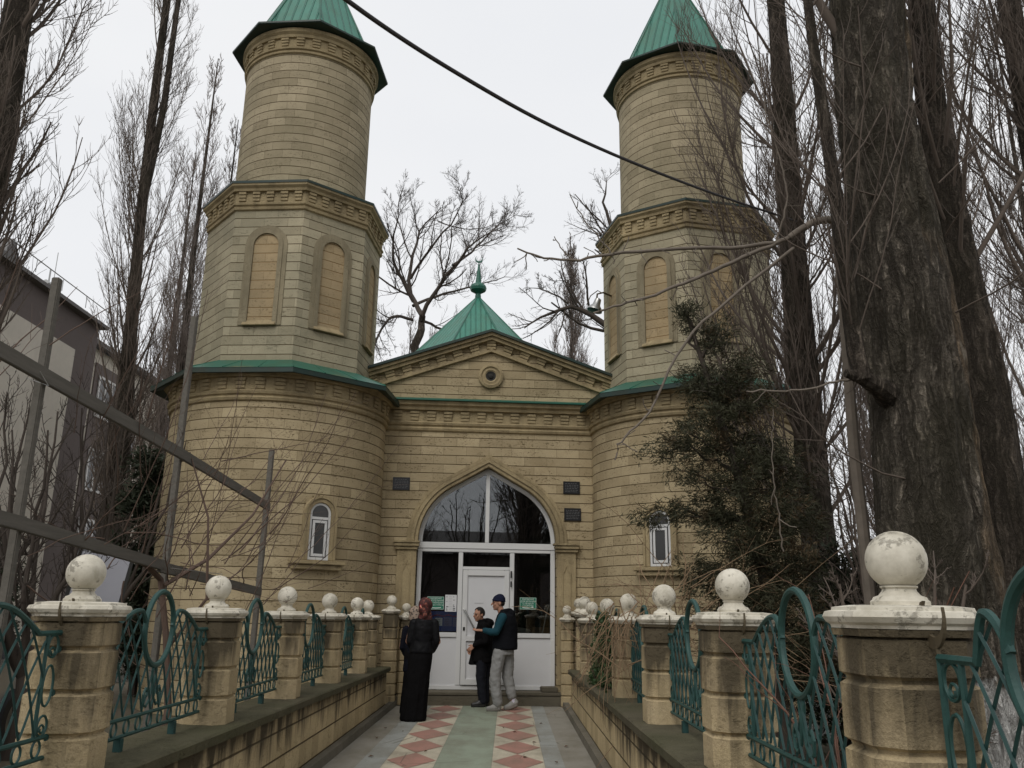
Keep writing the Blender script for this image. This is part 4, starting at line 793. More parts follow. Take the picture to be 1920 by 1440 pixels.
S=np.array([[-.30,-.25,z] for z in (2.6,4.2,5.1,5.6,6.4)]+[[.25,-.3,z] for z in (4.0,5.2,6.0,4.7)]); D=np.array([[-1,-.4,.2]]*5+[[.6,-.9,.5]]*4)+RNG.normal(0,.25,(9,3)); q=grow(S,D,RNG.uniform(.7,1.6,9),8,.12,.12); qr=np.full((9,1),.009)*np.linspace(1,.4,8)[None]; tb.add(q,qr,5); c,d=spawn(q,qr,5,.2,1,.9,(.2,.5),5,.1,.1,.6,.003); tb.add(c,d,3)
tb.build('shoots',M['twig'],R2)
poplar('bare poplar leaning left just right of the massive trunk',(4.98,8.5,0),[(0,0,0),(0,0,1.8),(-.06,0,2.6),(-.06,0,3.9),(-.17,0,5.3),(-.25,0,6.9),(-.20,0,8.6),(-.2,0,18)],[.34,.235,.225,.20,.175,.15,.13,.02],60,5.0,(.28,.42),.7,12,6,.004,seed=27,trop=.16,len1=3.6,sides=80,flute=.05,ridge=.019)
poplar('bare poplar at the right edge with upswept branches',(6.9,9.8,0),[(0,0,0),(-.1,0,5),(-.2,0,9),(-.2,0,17)],[.32,.2,.14,.02],95,2.5,(.24,.38),.8,13,7,.004,seed=31,trop=.2,len1=3.6)
for x,y,s,rz,lab in ((9.,20,.95,.7,'brownish background poplar between the straight trunk and the massive trunk'),(7.5,22,.85,2.7,'slender background poplar just right of the straight trunk'),(10.6,24,.98,3.9,'background poplar behind the massive trunk'),(13.4,23,.95,5.1,'background poplar in the gap right of the leaning trunk'),(15.8,24,1.0,1.3,'background poplar at the far right edge'),(8.2,30,1.,2.2,'farthest background poplar beside the right tower')):
    farpop(x,y,s,rz,lab)
for x,y,rz,lab in ((3.5,-4.5,1.,'poplar of the right row standing behind the viewer, mirrored in the arch glass'),(4.6,-9,2.6,'second poplar behind the viewer mirrored in the arch glass'),(-.9,-24,3.3,'distant poplar behind the viewer, mirrored in the left arch pane')):
    o=farpop(x,y,1.15,rz,lab); o.scale=(1.6,1.6,1.1)
# broad bare trees behind the mosque
def broad(label,base,limbs,k2,k3,k4,minr,mat,tmat,seed,lenf=(.2,.45),trop=.06,name='bare_tree',sp=.9,cat='tree',group=None):
    global RNG
    RNG=np.random.default_rng(seed); t=thing(name,base,label,cat,group); tk=MB(); tb=TB()
    for i,(pts,r0,r1) in enumerate(limbs):
        pts=np.array(pts,float); n=12; tt=np.linspace(0,len(pts)-1,n); P=np.stack([np.interp(tt,np.arange(len(pts)),pts[:,k]) for k in range(3)],1)
        for _ in range(2): P[1:-1]=P[1:-1]*.5+(P[:-2]+P[2:])*.25
        P[1:-1]+=RNG.normal(0,.02*np.linalg.norm(P[-1]-P[0])/3,(n-2,3)); rr=np.linspace(r0,r1,n)
        if i==0: tk.tube(P,rr,10)
        else: tb.add(P[None],rr[None],8)
        if i>0 or len(limbs)==1:
            a,b=spawn(P[None],rr[None],k2,.2,1,sp,lenf,7,trop,.1,.5,minr*2); tb.add(a,b,4)
            c,d=spawn(a,b,k3,.1,1,sp,(.25,.5),5,trop,.12,.55,minr*1.3); tb.add(c,d,3)
            if k4: e,f=spawn(c,d,k4,.1,1,sp,(.3,.6),4,trop,.12,.6,minr); tb.add(e,f,3)
    tk.build('trunk',M[mat],t,True); tb.build('crown',M[tmat],t); return t
Z=lambda u,v: ((u-960)/1590.6*.967*38*1.0, 0, 0)
def ct(*uvd):   # points of the broad tree behind the roof, in metres relative to its base at (-4.6,38,0)
    out=[]
    for u,v,d in uvd:
        y=38+d; out.append((-4.63+(u-775)*y*.000640+4.63*(0), d, 13.0+(670-v)*y*.000690))
    return [(x+4.63-.0-.0,d,z) for x,d,z in out]
broad('broad bare tree with dark forked limbs behind the small green roof',(-4.63,38,0),[
 ([(0,0,0),(-.1,0,7)]+ct((768,680,0),(785,620,0),(789,592,0)),0.279,0.156),
 (ct((789,592,0),(768,560,.5),(752,510,1),(757,440,1.5),(775,385,2),(805,350,2.5)),0.136,0.018),
 (ct((768,560,.5),(735,505,0),(722,470,-.5),(735,420,-1),(742,375,-1.5)),0.093,0.012),
 (ct((789,592,0),(820,540,-.5),(850,505,-1),(900,455,-1.5),(960,435,-2)),0.112,0.012),
 (ct((850,505,-1),(880,470,0),(905,430,.5),(925,400,1),(965,370,1.5)),0.068,0.009),
 (ct((768,570,.3),(800,545,1),(850,520,2),(905,490,3),(945,478,3.5)),0.081,0.012),
 (ct((757,510,1),(790,460,.5),(830,420,0),(865,375,-.5),(862,340,-1)),0.074,0.009),
 (ct((785,600,0),(820,600,1),(850,630,2),(880,660,2.5)),0.074,0.036),
 (ct((770,600,0),(735,600,-1),(715,640,-1.5),(705,690,-2)),0.081,0.036),
 (ct((800,380,2.2),(850,400,2),(900,395,2),(930,380,2)),0.037,0.007)],15,9,6,.006,'bark_far','twig_dark',41,trop=.13,lenf=(.2,.5))
def rt(base,y0,*uvd):
    out=[]
    for u,v,d in uvd:
        y=y0+d; x=.33+(u-960)*y*.000640 - (0) ; z=1.52+(1148-v)*y*.000672; out.append((x-base[0],d,z))
    return out
b0=(5.5,30,0)
broad('bare tree hidden behind the right tower, one long limb reaching left above the gable',b0,[
 ([(0,0,0),(0,0,9),(-.3,0,12)],.35,.2),
 ([(-.1,0,10.)]+rt(b0,30,(1160,650,0),(1110,622,0),(1078,598,0),(1050,590,0),(1020,610,0),(985,625,0),(965,640,0)),.16,.02),
 ([(-.3,0,12)]+rt(b0,30,(1160,500,0),(1135,430,0),(1120,380,0),(1130,330,0)),.14,.012),
 ([(-.3,0,12)]+rt(b0,30,(1150,480,0),(1120,450,0),(1095,430,0)),.1,.012),
 (rt(b0,30,(1050,590,0),(1020,570,0),(990,560,.5),(965,560,1)),.04,.008),
 (rt(b0,30,(1078,598,0),(1060,570,0),(1050,545,.5),(1020,545,1)),.04,.008)],12,6,4,.0055,'bark_far','twig_dark',43,trop=.08)
# bare fruit trees and bushes on the left
for i,(x,y,h,seed,lab) in enumerate(((-5.0,9.2,3.4,51,'bare many stemmed fruit tree behind the nearest left pier'),(-6.6,10.5,4.2,52,'dark bare bushy tree in front of the cream apartment wall'),(-6.3,13.5,4.4,53,'bare bushy tree in front of the trunk of the forked poplar'),(-4.9,6.6,2.6,54,'low bare shrub behind the left edge of the fence'))):
    rg=random.Random(seed); limbs=[([(0,0,0),(.05,0,.5),(.0,.05,.9)],.075,.06)]
    for k in range(7):
        az=k*2*PI/7+rg.uniform(-.4,.4); sp=rg.uniform(.18,.42); limbs.append(([(0,.03,.8),(math.cos(az)*sp*h*.35,math.sin(az)*sp*h*.35,h*.5),(math.cos(az)*sp*h*.6,math.sin(az)*sp*h*.6,h*rg.uniform(.85,1.1))],.045,.01))
    broad(lab,(x,y,0),limbs,8,6,2,.0034,'twig_dark','twig_dark',seed,(.2,.42),.12,'bare_shrub',cat='shrub',group='bare shrubs of the left garden')
for i,(x,y,h,seed,lab) in enumerate(((4.1,9.6,3.2,61,'tangled bare shrub at the foot of the straight poplar'),(5.6,11.,4.,62,'bare shrub between the massive trunk and the leaning trunk'),(2.3,5.2,1.6,63,'low tangled brush behind the second right panel'),(6.5,14.5,5.5,64,'tall thin brush in the background gap beside the straight poplar'),(7.6,15.5,5.5,65,'tall thin brush in the background gap left of the massive trunk'))):
    rg=random.Random(seed); limbs=[([(0,0,0),(.05,0,.3),(.0,.05,.5)],.05,.04)]
    for k in range(7):
        az=k*2*PI/7+rg.uniform(-.4,.4); sp=rg.uniform(.18,.42); limbs.append(([(0,.03,.4),(math.cos(az)*sp*h*.35,math.sin(az)*sp*h*.35,h*.5),(math.cos(az)*sp*h*.6,math.sin(az)*sp*h*.6,h*rg.uniform(.85,1.1))],.03,.008))
    broad(lab,(x,y,0),limbs,9,6,4,.0035,'twig_dark','twig',seed,(.2,.42),.10,'bare_shrub',cat='shrub',group='bare shrubs of the right garden')
# near fruit branches reaching in from the right
ft=thing('fruit_tree',(2.95,7.3,0),'grey fruit tree branches with short spurs reaching across the right tower','tree'); RNG=np.random.default_rng(71)
def rel(p): return [(x-2.95,y-7.3,z) for x,y,z in p]
tb=TB()
def limb(pts,r0,r1,spurs=12,n=26):
    pts=np.array(rel(pts)); tt=np.linspace(0,len(pts)-1,n); P=np.stack([np.interp(tt,np.arange(len(pts)),pts[:,k]) for k in range(3)],1)
    for _ in range(3): P[1:-1]=P[1:-1]*.5+(P[:-2]+P[2:])*.25
    P[1:-1]+=RNG.normal(0,.006,(n-2,3)); rr=np.linspace(r0,r1,n); tb.add(P[None],rr[None],7)
    t=RNG.integers(2,n-1,spurs); S=P[t]; D=RNG.normal(0,1,(spurs,3))*np.array([.5,.5,1]); q=grow(S,D,RNG.uniform(.04,.16,spurs),4,.05,.25); tb.add(q,np.full((spurs,1),.005)*np.array([[1,.9,.8,.9]]),4)
MB().tube(rel([(3.1,7.4,0),(3.06,7.38,1.5),(3.02,7.35,3),(2.98,7.2,4.2),(2.9,7.02,5.0)]),[.06,.055,.05,.042,.034],9).build('trunk',M['twig_grey'],ft,True)
limb([(2.9,7.02,5.0),(2.7,7.0,4.97),(2.47,7.,4.80)],.036,.03,4,12)
limb([(2.47,7.,4.80),(2.18,7.,4.71),(1.6,7,4.69),(.86,7.,4.63),(.53,7.,4.54),(.2,7,4.58),(.03,7.,4.66)],.021,.007,22)
limb([(2.47,7.,4.80),(1.74,7.,4.46),(1.2,6.95,4.2),(.69,6.9,4.02)],.021,.009,16)
limb([(2.5,7.,4.7),(1.95,7,4.25),(1.47,7.,3.81),(1.16,7.,3.14),(.9,6.95,2.9),(.86,6.95,2.75)],.016,.006,16)
limb([(3.0,6.75,3.38),(2.78,6.7,3.41),(2.4,6.8,3.33),(1.96,6.85,3.33)],.012,.007,5)
limb([(.86,7.,4.63),(.75,7,4.8),(.62,7,4.95),(.50,7,5.2)],.008,.004,6,12); limb([(.53,7.,4.54),(.42,7,4.66),(.36,7,4.78)],.007,.004,3,8)
limb([(2.35,7.,4.75),(2.45,6.9,5.1),(2.42,6.9,5.5),(2.3,6.9,6.0),(2.28,6.9,6.6)],.011,.004,10)
limb([(2.1,6.6,2.0),(2.02,6.5,2.6),(2.06,6.5,3.1)],.006,.003,4)
tb.build('branches',M['twig_grey'],ft)
# overhead cable
cp=[(-1.75,3.0,4.75),(-1.372,3.6,4.91),(-1.061,4.4,5.12),(-.688,5.0,5.224),(-.269,5.5,5.278),(.142,6.1,5.402),(.942,7.3,5.773),(2.094,9.0,6.373),(3.127,10.4,6.861),(4.115,11.6,7.269),(4.30,11.82,7.33)]
P=np.array(cp); tt=np.linspace(0,len(cp)-1,50); P=np.stack([np.interp(tt,np.arange(len(cp)),P[:,k]) for k in range(3)],1)
for _ in range(12): P[1:-1]=P[1:-1]*.5+(P[:-2]+P[2:])*.25
cb=MB().tube(P-P[0],.0155,8).build('overhead_cable',M['cable'],None,True); cb.location=P[0]; tag(cb,'thick black cable slung across the sky to the straight poplar','cable')
# ------------------------------------------------------------------ evergreens and ivy
def blades(C,n,ln,wd,droop=.0,spread=.10,axis=None):
    """flat leaf sprays round each point of C"""
    N=len(C)*n; c=np.repeat(C,n,0)+RNG.normal(0,spread,(N,3)); d=unit(RNG.normal(0,1 if axis is None else .55,(N,3))+np.array([0,0,-droop])+(0 if axis is None else np.repeat(axis,n,0)*.9)); L=RNG.uniform(.6,1.2,N)[:,None]*ln; w=unit(np.cross(d,RNG.normal(0,1,(N,3))))*wd*RNG.uniform(.6,1.2,N)[:,None]
    return np.stack([c,c+d*L*.5+w,c+d*L,c+d*L*.5-w],1)
def evergreen(name,label,base,trunk,limbs,mats,seed,ncl,nb,ln,wd,spread,r0=.09,cat='tree'):
    global RNG
    RNG=np.random.default_rng(seed); t=thing(name,base,label,cat); MB().tube(trunk,list(np.linspace(r0,.02,len(trunk))),8).build('trunk',M['twig_dark'],t,True)
    tb=TB(); C=[]; AX=[]
    for (a,b,r) in limbs:
        a,b=np.array(a),np.array(b); S=np.linspace(0,1,8)[:,None]; Pp=a+(b-a)*S; Pp[:,2]+=.12*np.sin(S[:,0]*3)*RNG.uniform(-.6,1); Pp[1:]+=RNG.normal(0,.03,(7,3)); tb.add(Pp[None],np.linspace(.025,.006,8)[None],4)
        k=int(ncl*r); tq=RNG.uniform(.25,1.08,k); q=np.stack([np.interp(tq,S[:,0],Pp[:,i]) for i in range(3)],1)+RNG.normal(0,1,(k,3))*r*np.array([.8,.85,.5]); C.append(q); AX.append(unit(unit((b-a)[None])+RNG.normal(0,.45,(k,3))))
        for e in q[::5]: tb.add(np.stack([np.interp(np.linspace(RNG.uniform(.2,.8),1,2),[0,1],[m_,n_]) for m_,n_ in zip(Pp[RNG.integers(2,7)],e)],1)[None],np.array([[.006,.003]]),3)
    tb.build('branches',M['twig_dark'],t); C=np.concatenate(C); AX=np.concatenate(AX); sel=RNG.uniform(0,1,len(C))<.86
    for mname,cc,ax,nm in ((mats[0],C[sel],AX[sel],'foliage'),(mats[1],C[~sel],AX[~sel],'browned_foliage')):
        f=TB(); f.quads(blades(cc,nb,ln,wd,.35,spread,ax)); f.build(nm,M[mname],t,False)
    return t
jl=[]
jt=[(0,0,0),(-.03,0,1.2),(-.12,0,2.0),(-.30,0,2.9),(-.5,0,3.7),(-.68,0,4.4),(-.86,0,5.05)]
def jp(z): z_=[p[2] for p in jt]; return (np.interp(z,z_,[p[0] for p in jt]),0,z)
rg=random.Random(9)
for z,dx,dz,r in ((4.55,-.16,.45,.10),(4.45,.22,.30,.14),(4.1,.38,.22,.18),(4.0,-.22,.35,.15),(3.8,.52,.05,.17),(3.6,-.12,.15,.22),(3.5,.42,.0,.22),(3.3,-.55,.22,.17),(3.1,-.85,.25,.15),(3.2,.65,.1,.19),(2.9,-.62,.1,.2),(2.9,.1,.2,.25),(2.8,.62,.2,.2),(2.6,-.75,-.02,.15),(2.5,-1.02,.12,.14),(2.5,.2,.1,.26),(2.4,.48,.1,.24),(2.2,-.5,.1,.22),(2.1,.05,.1,.27),(2.0,.4,.0,.26),(1.8,-.75,.1,.18),(1.7,-.3,.1,.27),(1.6,.3,.1,.28),(1.4,-.5,.05,.25),(1.3,.1,.1,.3),(1.2,.4,.1,.28),(1.0,-.2,.1,.3),(.9,.3,.1,.3),(3.9,.1,.2,.17)):
    p=jp(z); jl.append((p,(p[0]+dx,rg.uniform(-.35,.35),z+dz),r))
evergreen('juniper','loose dark green juniper leaning in front of the right tower','',jt,jl,('juniper','brownleaf'),13,330,20,.105,.0105,.062) if False else None
jn=evergreen('juniper','loose dark green juniper leaning in front of the right tower',(2.93,9.6,0),jt,jl,('juniper','brownleaf'),13,250,44,.08,.0056,.045)
def cone_limbs(h,r,n,seed):
    rg=random.Random(seed); L=[]
    for k in range(n):
        z=h*(.08+.9*k/n); rr=r*(1-.75*(z/h))*rg.uniform(.6,1.05); az=rg.uniform(0,2*PI); L.append(((0,0,z-.1),(rr*math.cos(az),rr*math.sin(az),z+rr*.5),.26*(1.15-z/h)+.05))
    return L
evergreen('cypress','dense dark evergreen beside the left edge of the left round base',(-6.75,16.2,0),[(0,0,0),(0,0,4.)],cone_limbs(4.4,1.0,26,4),('cypress','cypress'),15,240,18,.15,.02,.10)
evergreen('cypress','feathery dark evergreen at the left edge behind the trellis',(-6.9,11.8,0),[(0,0,0),(0,0,3.)],cone_limbs(2.6,.7,14,6),('cypress','brownleaf'),17,120,16,.12,.013,.09)
evergreen('evergreen_bush','low dark evergreen bush between the juniper and the straight poplar',(3.9,10.4,0),[(0,0,0),(0,0,1.4)],cone_limbs(2.2,1.1,18,5),('cypress','juniper'),19,240,16,.12,.013,.09,cat='bush')
RNG=np.random.default_rng(33)
iv=thing('ivy',(1.12,10.2,.75),'dark green ivy covering the fourth right panel and the pier beyond it','ivy'); k=1500
z=RNG.uniform(0,1,k)**1.2*.78; C=np.stack([RNG.normal(0,.045,k)*(1.3-z),RNG.normal(.35,.28,k)*(1.25-z*.9),z-.02],1); f=TB(); f.quads(blades(C,3,.05,.018,.6,.02)); f.build('foliage',M['ivy'],iv,False)
tb=TB(); S=np.stack([RNG.normal(0,.03,14),RNG.normal(.35,.2,14),np.zeros(14)],1); tb.add(grow(S,RNG.normal(0,.4,(14,3))+np.array([0,0,1]),np.full(14,.75),8,.1,.12),np.full((14,8),.005),4); tb.build('stems',M['vine'],iv)
# ------------------------------------------------------------------ canes, vines and trellis
def canes(name,label,base,n,src,dirs,ln,r,mat,seed,trop=-.05,wig=.08,k=4,sub=True,cat='climber',npts=12):
    global RNG
    RNG=np.random.default_rng(seed); t=thing(name,base,label,cat); tb=TB(); S=np.array(src[0])+RNG.normal(0,1,(n,3))*np.array(src[1]); D=np.array(dirs[0])+RNG.normal(0,1,(n,3))*np.array(dirs[1])
    q=grow(S,D,RNG.uniform(*ln,n),npts,trop,wig); qr=RNG.uniform(.6,1.2,n)[:,None]*r*np.linspace(1,.35,npts)[None]; tb.add(q,qr,5)
    if sub: a,b=spawn(q,qr,k,.2,1,.8,(.15,.45),6,trop*.5,.12,.55,.0018); tb.add(a,b,3)
    tb.build('canes',M[mat],t); return t
canes('dry_climber','tangle of dry tan canes sprawling over the fourth right pier and its panel',(1.32,8.2,.9),46,((.1,0,.45),(.16,.42,.22)),((.1,-.1,.75),(.75,.5,.5)),(.5,1.35),.0065,'cane',81,-.05,.12)
canes('dry_climber','brown canes hanging down over the fourth right pier shaft',(1.16,8.75,1.5),40,((-.05,-.1,-.02),(.10,.35,.08)),((-.15,-.1,-.7),(.4,.3,.3)),(.4,.95),.0055,'cane',82,-.12,.12)
canes('dry_climber','thin pale canes crossing in front of the juniper foot',(2.1,8.4,1.2),16,((0,0,.1),(.35,.3,.2)),((.3,-.1,.25),(1.,.4,.35)),(.9,1.8),.005,'cane',83,-.03,.07)
canes('red_vine','red brown canes rising through the ring of the second right panel',(1.33,3.75,.75),6,((.05,.05,.0),(.04,.10,.05)),((.05,.0,1.),(.12,.14,.1)),(.75,1.1),.0065,'vine_red',84,.0,.10,6)
canes('grape_vine','brown grapevine shoots fanning up to the right across the left round base',(-3.05,7.6,1.65),22,((.2,.8,.15),(.35,1.2,.28)),((.6,.25,.75),(.28,.4,.35)),(.9,2.4),.0066,'vine',91,.05,.085,7)
canes('grape_vine','lower tangle of vine shoots along the lower trellis rail',(-2.95,6.4,1.75),26,((.05,.6,.1),(.12,1.2,.15)),((.5,.1,.35),(.5,.6,.6)),(.5,1.2),.0055,'vine',92,.0,.12,5)
canes('grape_vine','thin arching canes above the upper trellis rail',(-3.1,6.0,2.6),14,((0,0,.1),(.25,1.3,.3)),((.25,.1,.9),(.35,.5,.4)),(.7,1.8),.005,'vine',93,.02,.07,3)
mv=MB(); mv.tube([(-2.85,7.5,.0),(-2.83,7.55,.7),(-2.9,7.5,1.3),(-2.98,7.45,1.75),(-3.0,7.2,1.85),(-2.98,6.5,1.95)],[.035,.032,.028,.026,.022,.016],8).tube([(-2.95,7.45,1.7),(-2.75,7.9,1.95),(-2.5,8.3,2.4),(-2.3,8.6,3.0)],[.02,.016,.011,.007],6).tube([(-2.9,7.6,1.2),(-2.62,7.6,1.6),(-2.7,7.65,2.3),(-2.95,7.7,2.9)],[.016,.013,.010,.006],6)
tag(mv.build('grape_vine',M['vine'],None,True),'thick twisted old vine stem beside the middle trellis post','vine')
tl=thing('trellis',(-3,0,0),'weathered grey timber trellis of three posts and two long rails left of the path','trellis')
def post(x,y,z1,w_,lean=0):
    m=MB(); h=w_/2; m.add([(x-h,y-h,0),(x+h,y-h,0),(x+h,y+h,0),(x-h,y+h,0),(x-h+lean,y-h,z1),(x+h+lean,y-h,z1),(x+h+lean,y+h,z1),(x-h+lean,y+h,z1)],[(0,3,2,1),(4,5,6,7),(0,1,5,4),(1,2,6,5),(2,3,7,6),(3,0,4,7)]); return m.build('post',M['greywood'],tl,bevel=.006)
post(0,5.22,3.60,.052,.0); post(0,7.57,4.17,.055); post(0,10.4,3.43,.06,.03); post(0,2.6,3.7,.08)
def rail(pts,hh,th,name='rail'):
    m=MB(); vs=[]
    for y,z in pts: vs+= [(-th,y,z-hh),(th,y,z-hh),(th,y,z+hh),(-th,y,z+hh)]
    n=len(pts); m.add([(x+.058,y,z) for x,y,z in vs],[(i*4+k,i*4+(k+1)%4,(i+1)*4+(k+1)%4,(i+1)*4+k) for i in range(n-1) for k in range(4)]+[(0,3,2,1),(4*n-4,4*n-3,4*n-2,4*n-1)]); return m.build(name,M['greywood'],tl,bevel=.004)
rail([(2.2,2.98),(4.76,2.93),(7.5,2.845),(10.4,2.72)],.047,.016); rail([(2.2,2.12),(5.04,2.0),(7.45,1.86)],.042,.018); rail([(7.3,1.85),(10.35,1.715)],.045,.016)
w_=MB(); w_.tube([(-2.93,5.06,2.93),(-2.9,5.14,2.85),(-3.05,5.15,2.9),(-2.93,5.05,2.96)],.003,4).tube([(-2.93,7.5,1.88),(-2.9,7.62,1.8),(-2.85,7.3,1.84),(-2.7,8.2,1.83)],.003,4)
tag(w_.build('binding_wire',M['steel']),'loose twists of wire tied round the trellis posts','wire')
wb=thing('board',(-5.0,10.0,0),'pale grey sheet with a dark edge leaning among the shrubs at the left','board',rz=R(30)); MB().box(-.27,.27,-.02,.02,.9,2.15).xf(Matrix.Rotation(R(-7),4,'X')@Matrix.Rotation(R(9),4,'Y')).build('sheet',M['whiteboard'],wb); MB().box(-.31,-.272,-.025,.025,0,2.2).box(.272,.31,-.025,.025,0,2.15).xf(Matrix.Rotation(R(-7),4,'X')@Matrix.Rotation(R(9),4,'Y')).build('frame',M['dark'],wb)
# ------------------------------------------------------------------ houses behind
ap=thing('apartment_building',(-16,0,0),'tall brown apartment block with cream panels and white windows at the far left','building')
MB().box(-14,0,8,31.2,0,11.9).build('wall',M['apt_brown'],ap); MB().box(-14,-2,31.2,58,0,12.3).build('wing_wall',M['apt_cream'],ap)
MB().box(.0,.06,8.5,29.6,0,10.55).build('cream_panel',M['apt_cream'],ap)
def eave(x,y0,y1,z): return MB().prism([(x-6,z+2.6),(x+.35,z+.02),(x+.45,z+.02),(x+.45,z+.22),(x+.3,z+.24),(x-6,z+2.85)],y0,y1,'y')
rf=MB(); 
rf.add([(.28,7.5,11.9),(.28,31.4,11.9),(.28,31.4,12.03),(.28,7.5,12.03),(-7,7.5,13.6),(-7,31.4,13.6),(-14.4,7.5,11.95),(-14.4,31.4,11.95)],[(0,1,2,3),(3,2,5,4),(4,5,7,6),(0,6,7,1),(0,3,4,6),(1,7,5,2)])
rf.build('roof',M['apt_roof'],ap)
MB().add([(-1.6,31.2,12.29),(-1.6,58.5,12.29),(-1.6,58.5,12.5),(-1.6,31.2,12.5),(-8,31.2,14.2),(-8,58.5,14.2)],[(0,1,2,3),(3,2,5,4),(0,3,4),(1,5,2),(0,4,5,1)]).build('roof',M['apt_roof'],ap)
dm=MB(); dm.prism([(25.2,12.1),(26.9,12.1),(26.05,13.3)],-3.2,-.6,'x'); dm.build('dormer',M['apt_roof'],ap)
an=MB(); an.tube([(-1.2,29.4,12.2),(-1.2,29.4,13.6)],.03,6).tube([(-1.2,29.2,13.0),(-1.2,29.8,13.0)],.12,8).tube([(-1.2,29.7,13.1),(-1.2,29.7,14.4)],.015,5); an.build('antenna',M['steel'],ap)
sr=MB(); sr.tube([(.3,8,12.55),(.3,31.4,12.55)],.02,5)
for k in range(14): sr.tube([(.3,9+k*1.7,12.1),(.3,9+k*1.7,12.56)],.015,4)
sr.build('snow_rail',M['steel'],ap)
for (y0,y1) in ((32.6,33.6),(35.2,38.1),(42.2,44.6),(48.5,51)): MB().box(-1.99,-1.93,y0,y1,.2,11.7).build('brown_panel',M['apt_brown'],ap)
def aptwin(y0,y1,z0,z1,n=3):
    f=MB(); x=-1.9; t=.10
    f.box(x,x+.05,y0,y1,z0,z0+t).box(x,x+.05,y0,y1,z1-t,z1)
    for k in range(n+1): yy=y0+(y1-y0-t)*k/n; f.box(x,x+.05,yy,yy+t,z0+t,z1-t)
    o=f.build('window',M['apt_white'],ap); MB().box(x-.02,x+.01,y0+.02,y1-.02,z0+.02,z1-.02).build('pane',M['apt_glass'],o)
for z0 in (9.7,6.55,3.6,.7):
    aptwin(35.5,38.0,z0-.3,z0+1.5,4); aptwin(42.4,44.5,z0,z0+1.6,3); aptwin(48.6,50.8,z0,z0+1.6,3)
for z0 in (8.1,5.1,2.): aptwin(38.7,39.7,z0-.2,z0+1.25,1)
ho=thing('house',(13.5,26,0),'low cream house glimpsed between the trunks at the right','house')
MB().box(0,9,0,8,0,3.9).build('wall',M['apt_cream'],ho); MB().prism([(-.4,3.9),(9.4,3.9),(4.5,6.2)],-.4,8.4,'y').build('roof',M['apt_roof'],ho); MB().box(1.2,2.4,-.06,.0,1.2,2.7).build('window',M['apt_glass'],ho); MB().box(5,6.2,-.06,0,1.2,2.7).build('window',M['apt_glass'],ho)
yw=thing('garden_wall',(5.2,15.2,0),'low yellow rendered wall behind the right hand shrubs','wall'); MB().box(0,7,0,.25,0,2.15).build('wall_body',M['niche'],yw); MB().box(-.05,7.05,-.05,.3,2.153,2.22).build('coping',M['trim'],yw)
# parked car behind the fence on the left
cr=thing('parked_car',(-5.9,8.2,0),'silver car parked behind the fence at the far left','car',rz=R(8))
prof=[(-2.0,.35),(-2.05,.62),(-1.9,.86),(-1.15,.93),(-.55,1.36),(.75,1.40),(1.5,.98),(2.0,.92),(2.08,.6),(2.0,.32)]
MB().prism(prof,-.82,.82,'x').build('body',M['carpaint'],cr,bevel=.07)
MB().prism([(-1.0,.97),(-.5,1.31),(.1,1.33),(.1,.97)],-.832,.832,'x').prism([(.17,.97),(.17,1.33),(.72,1.34),(1.3,.99)],-.832,.832,'x').build('side_window',M['darkglass'],cr)
for y in (-1.3,1.3):
    for x in (-.78,.78):
        wh=MB().lathe([(.19,-.09),(.31,-.09),(.33,-.05),(.33,.05),(.31,.09),(.19,.09)],24,cap=False).xf(Matrix.Translation((x,y,.33))@Matrix.Rotation(R(90),4,'Y')).build('wheel',M['black'],cr,True)
        MB().lathe([(.01,-.05),(.2,-.07),(.2,.07),(.01,.05)],16).xf(Matrix.Translation((x,y,.33))@Matrix.Rotation(R(90),4,'Y')).build('rim',M['steel'],wh)
# fallen leaves on the path
rg=random.Random(12); lm_=MB()
for (x,y) in ((.10,11.9),(-.05,12.3),(.48,12.8),(-1.6,11.2),(-1.62,12.1),(.33,11.0),(-.9,10.2),(.2,9.9),(-1.45,9.8),(.7,10.7),(.52,9.6),(-1.35,11.8)):
    a=rg.uniform(0,6.28); s=rg.uniform(.018,.04); c,d=math.cos(a)*s,math.sin(a)*s
    o=MB().add([(-c,-d,0),(d*.6,-c*.6,.012),(c,d,.004),(-d*.6,c*.6,.014)],[(0,1,2,3)]).build('fallen_leaf',M['leaf_litter']); o.location=(x,y,.011); tag(o,'curled brown leaf lying on the paved path','leaf','brown leaves scattered on the path')
# ------------------------------------------------------------------ people
class VB(MB):
    def cap(s,pts,rad,seg=12):
        pts=[Vector(p) for p in pts]
        for p,r in zip(pts,rad): s.ball(p,r,seg,8)
        for i in range(len(pts)-1): s.tube([pts[i],pts[i+1]],[rad[i],rad[i+1]],seg)
        return s
    def ell(s,c,rx,ry,rz,mtx=None):
        t=MB().ball((0,0,0),1,20,14,(rx,ry,rz)); M_=Matrix.Translation(c)@(mtx.to_4x4() if mtx else Matrix()); return s.add([M_@Vector(p) for p in t.v],t.f)
    def loft(s,secs,seg=28):   # (cx,cy,z,rx,ry)
        vs=[]; n=len(secs)
        for cx,cy,z,rx,ry in secs:
            for k in range(seg): a=2*PI*k/seg; vs.append((cx+rx*math.cos(a),cy+ry*math.sin(a),z))
        return s.add(vs,[(i*seg+k,i*seg+(k+1)%seg,(i+1)*seg+(k+1)%seg,(i+1)*seg+k) for i in range(n-1) for k in range(seg)]+[tuple(range(seg-1,-1,-1)),tuple((n-1)*seg+k for k in range(seg))])
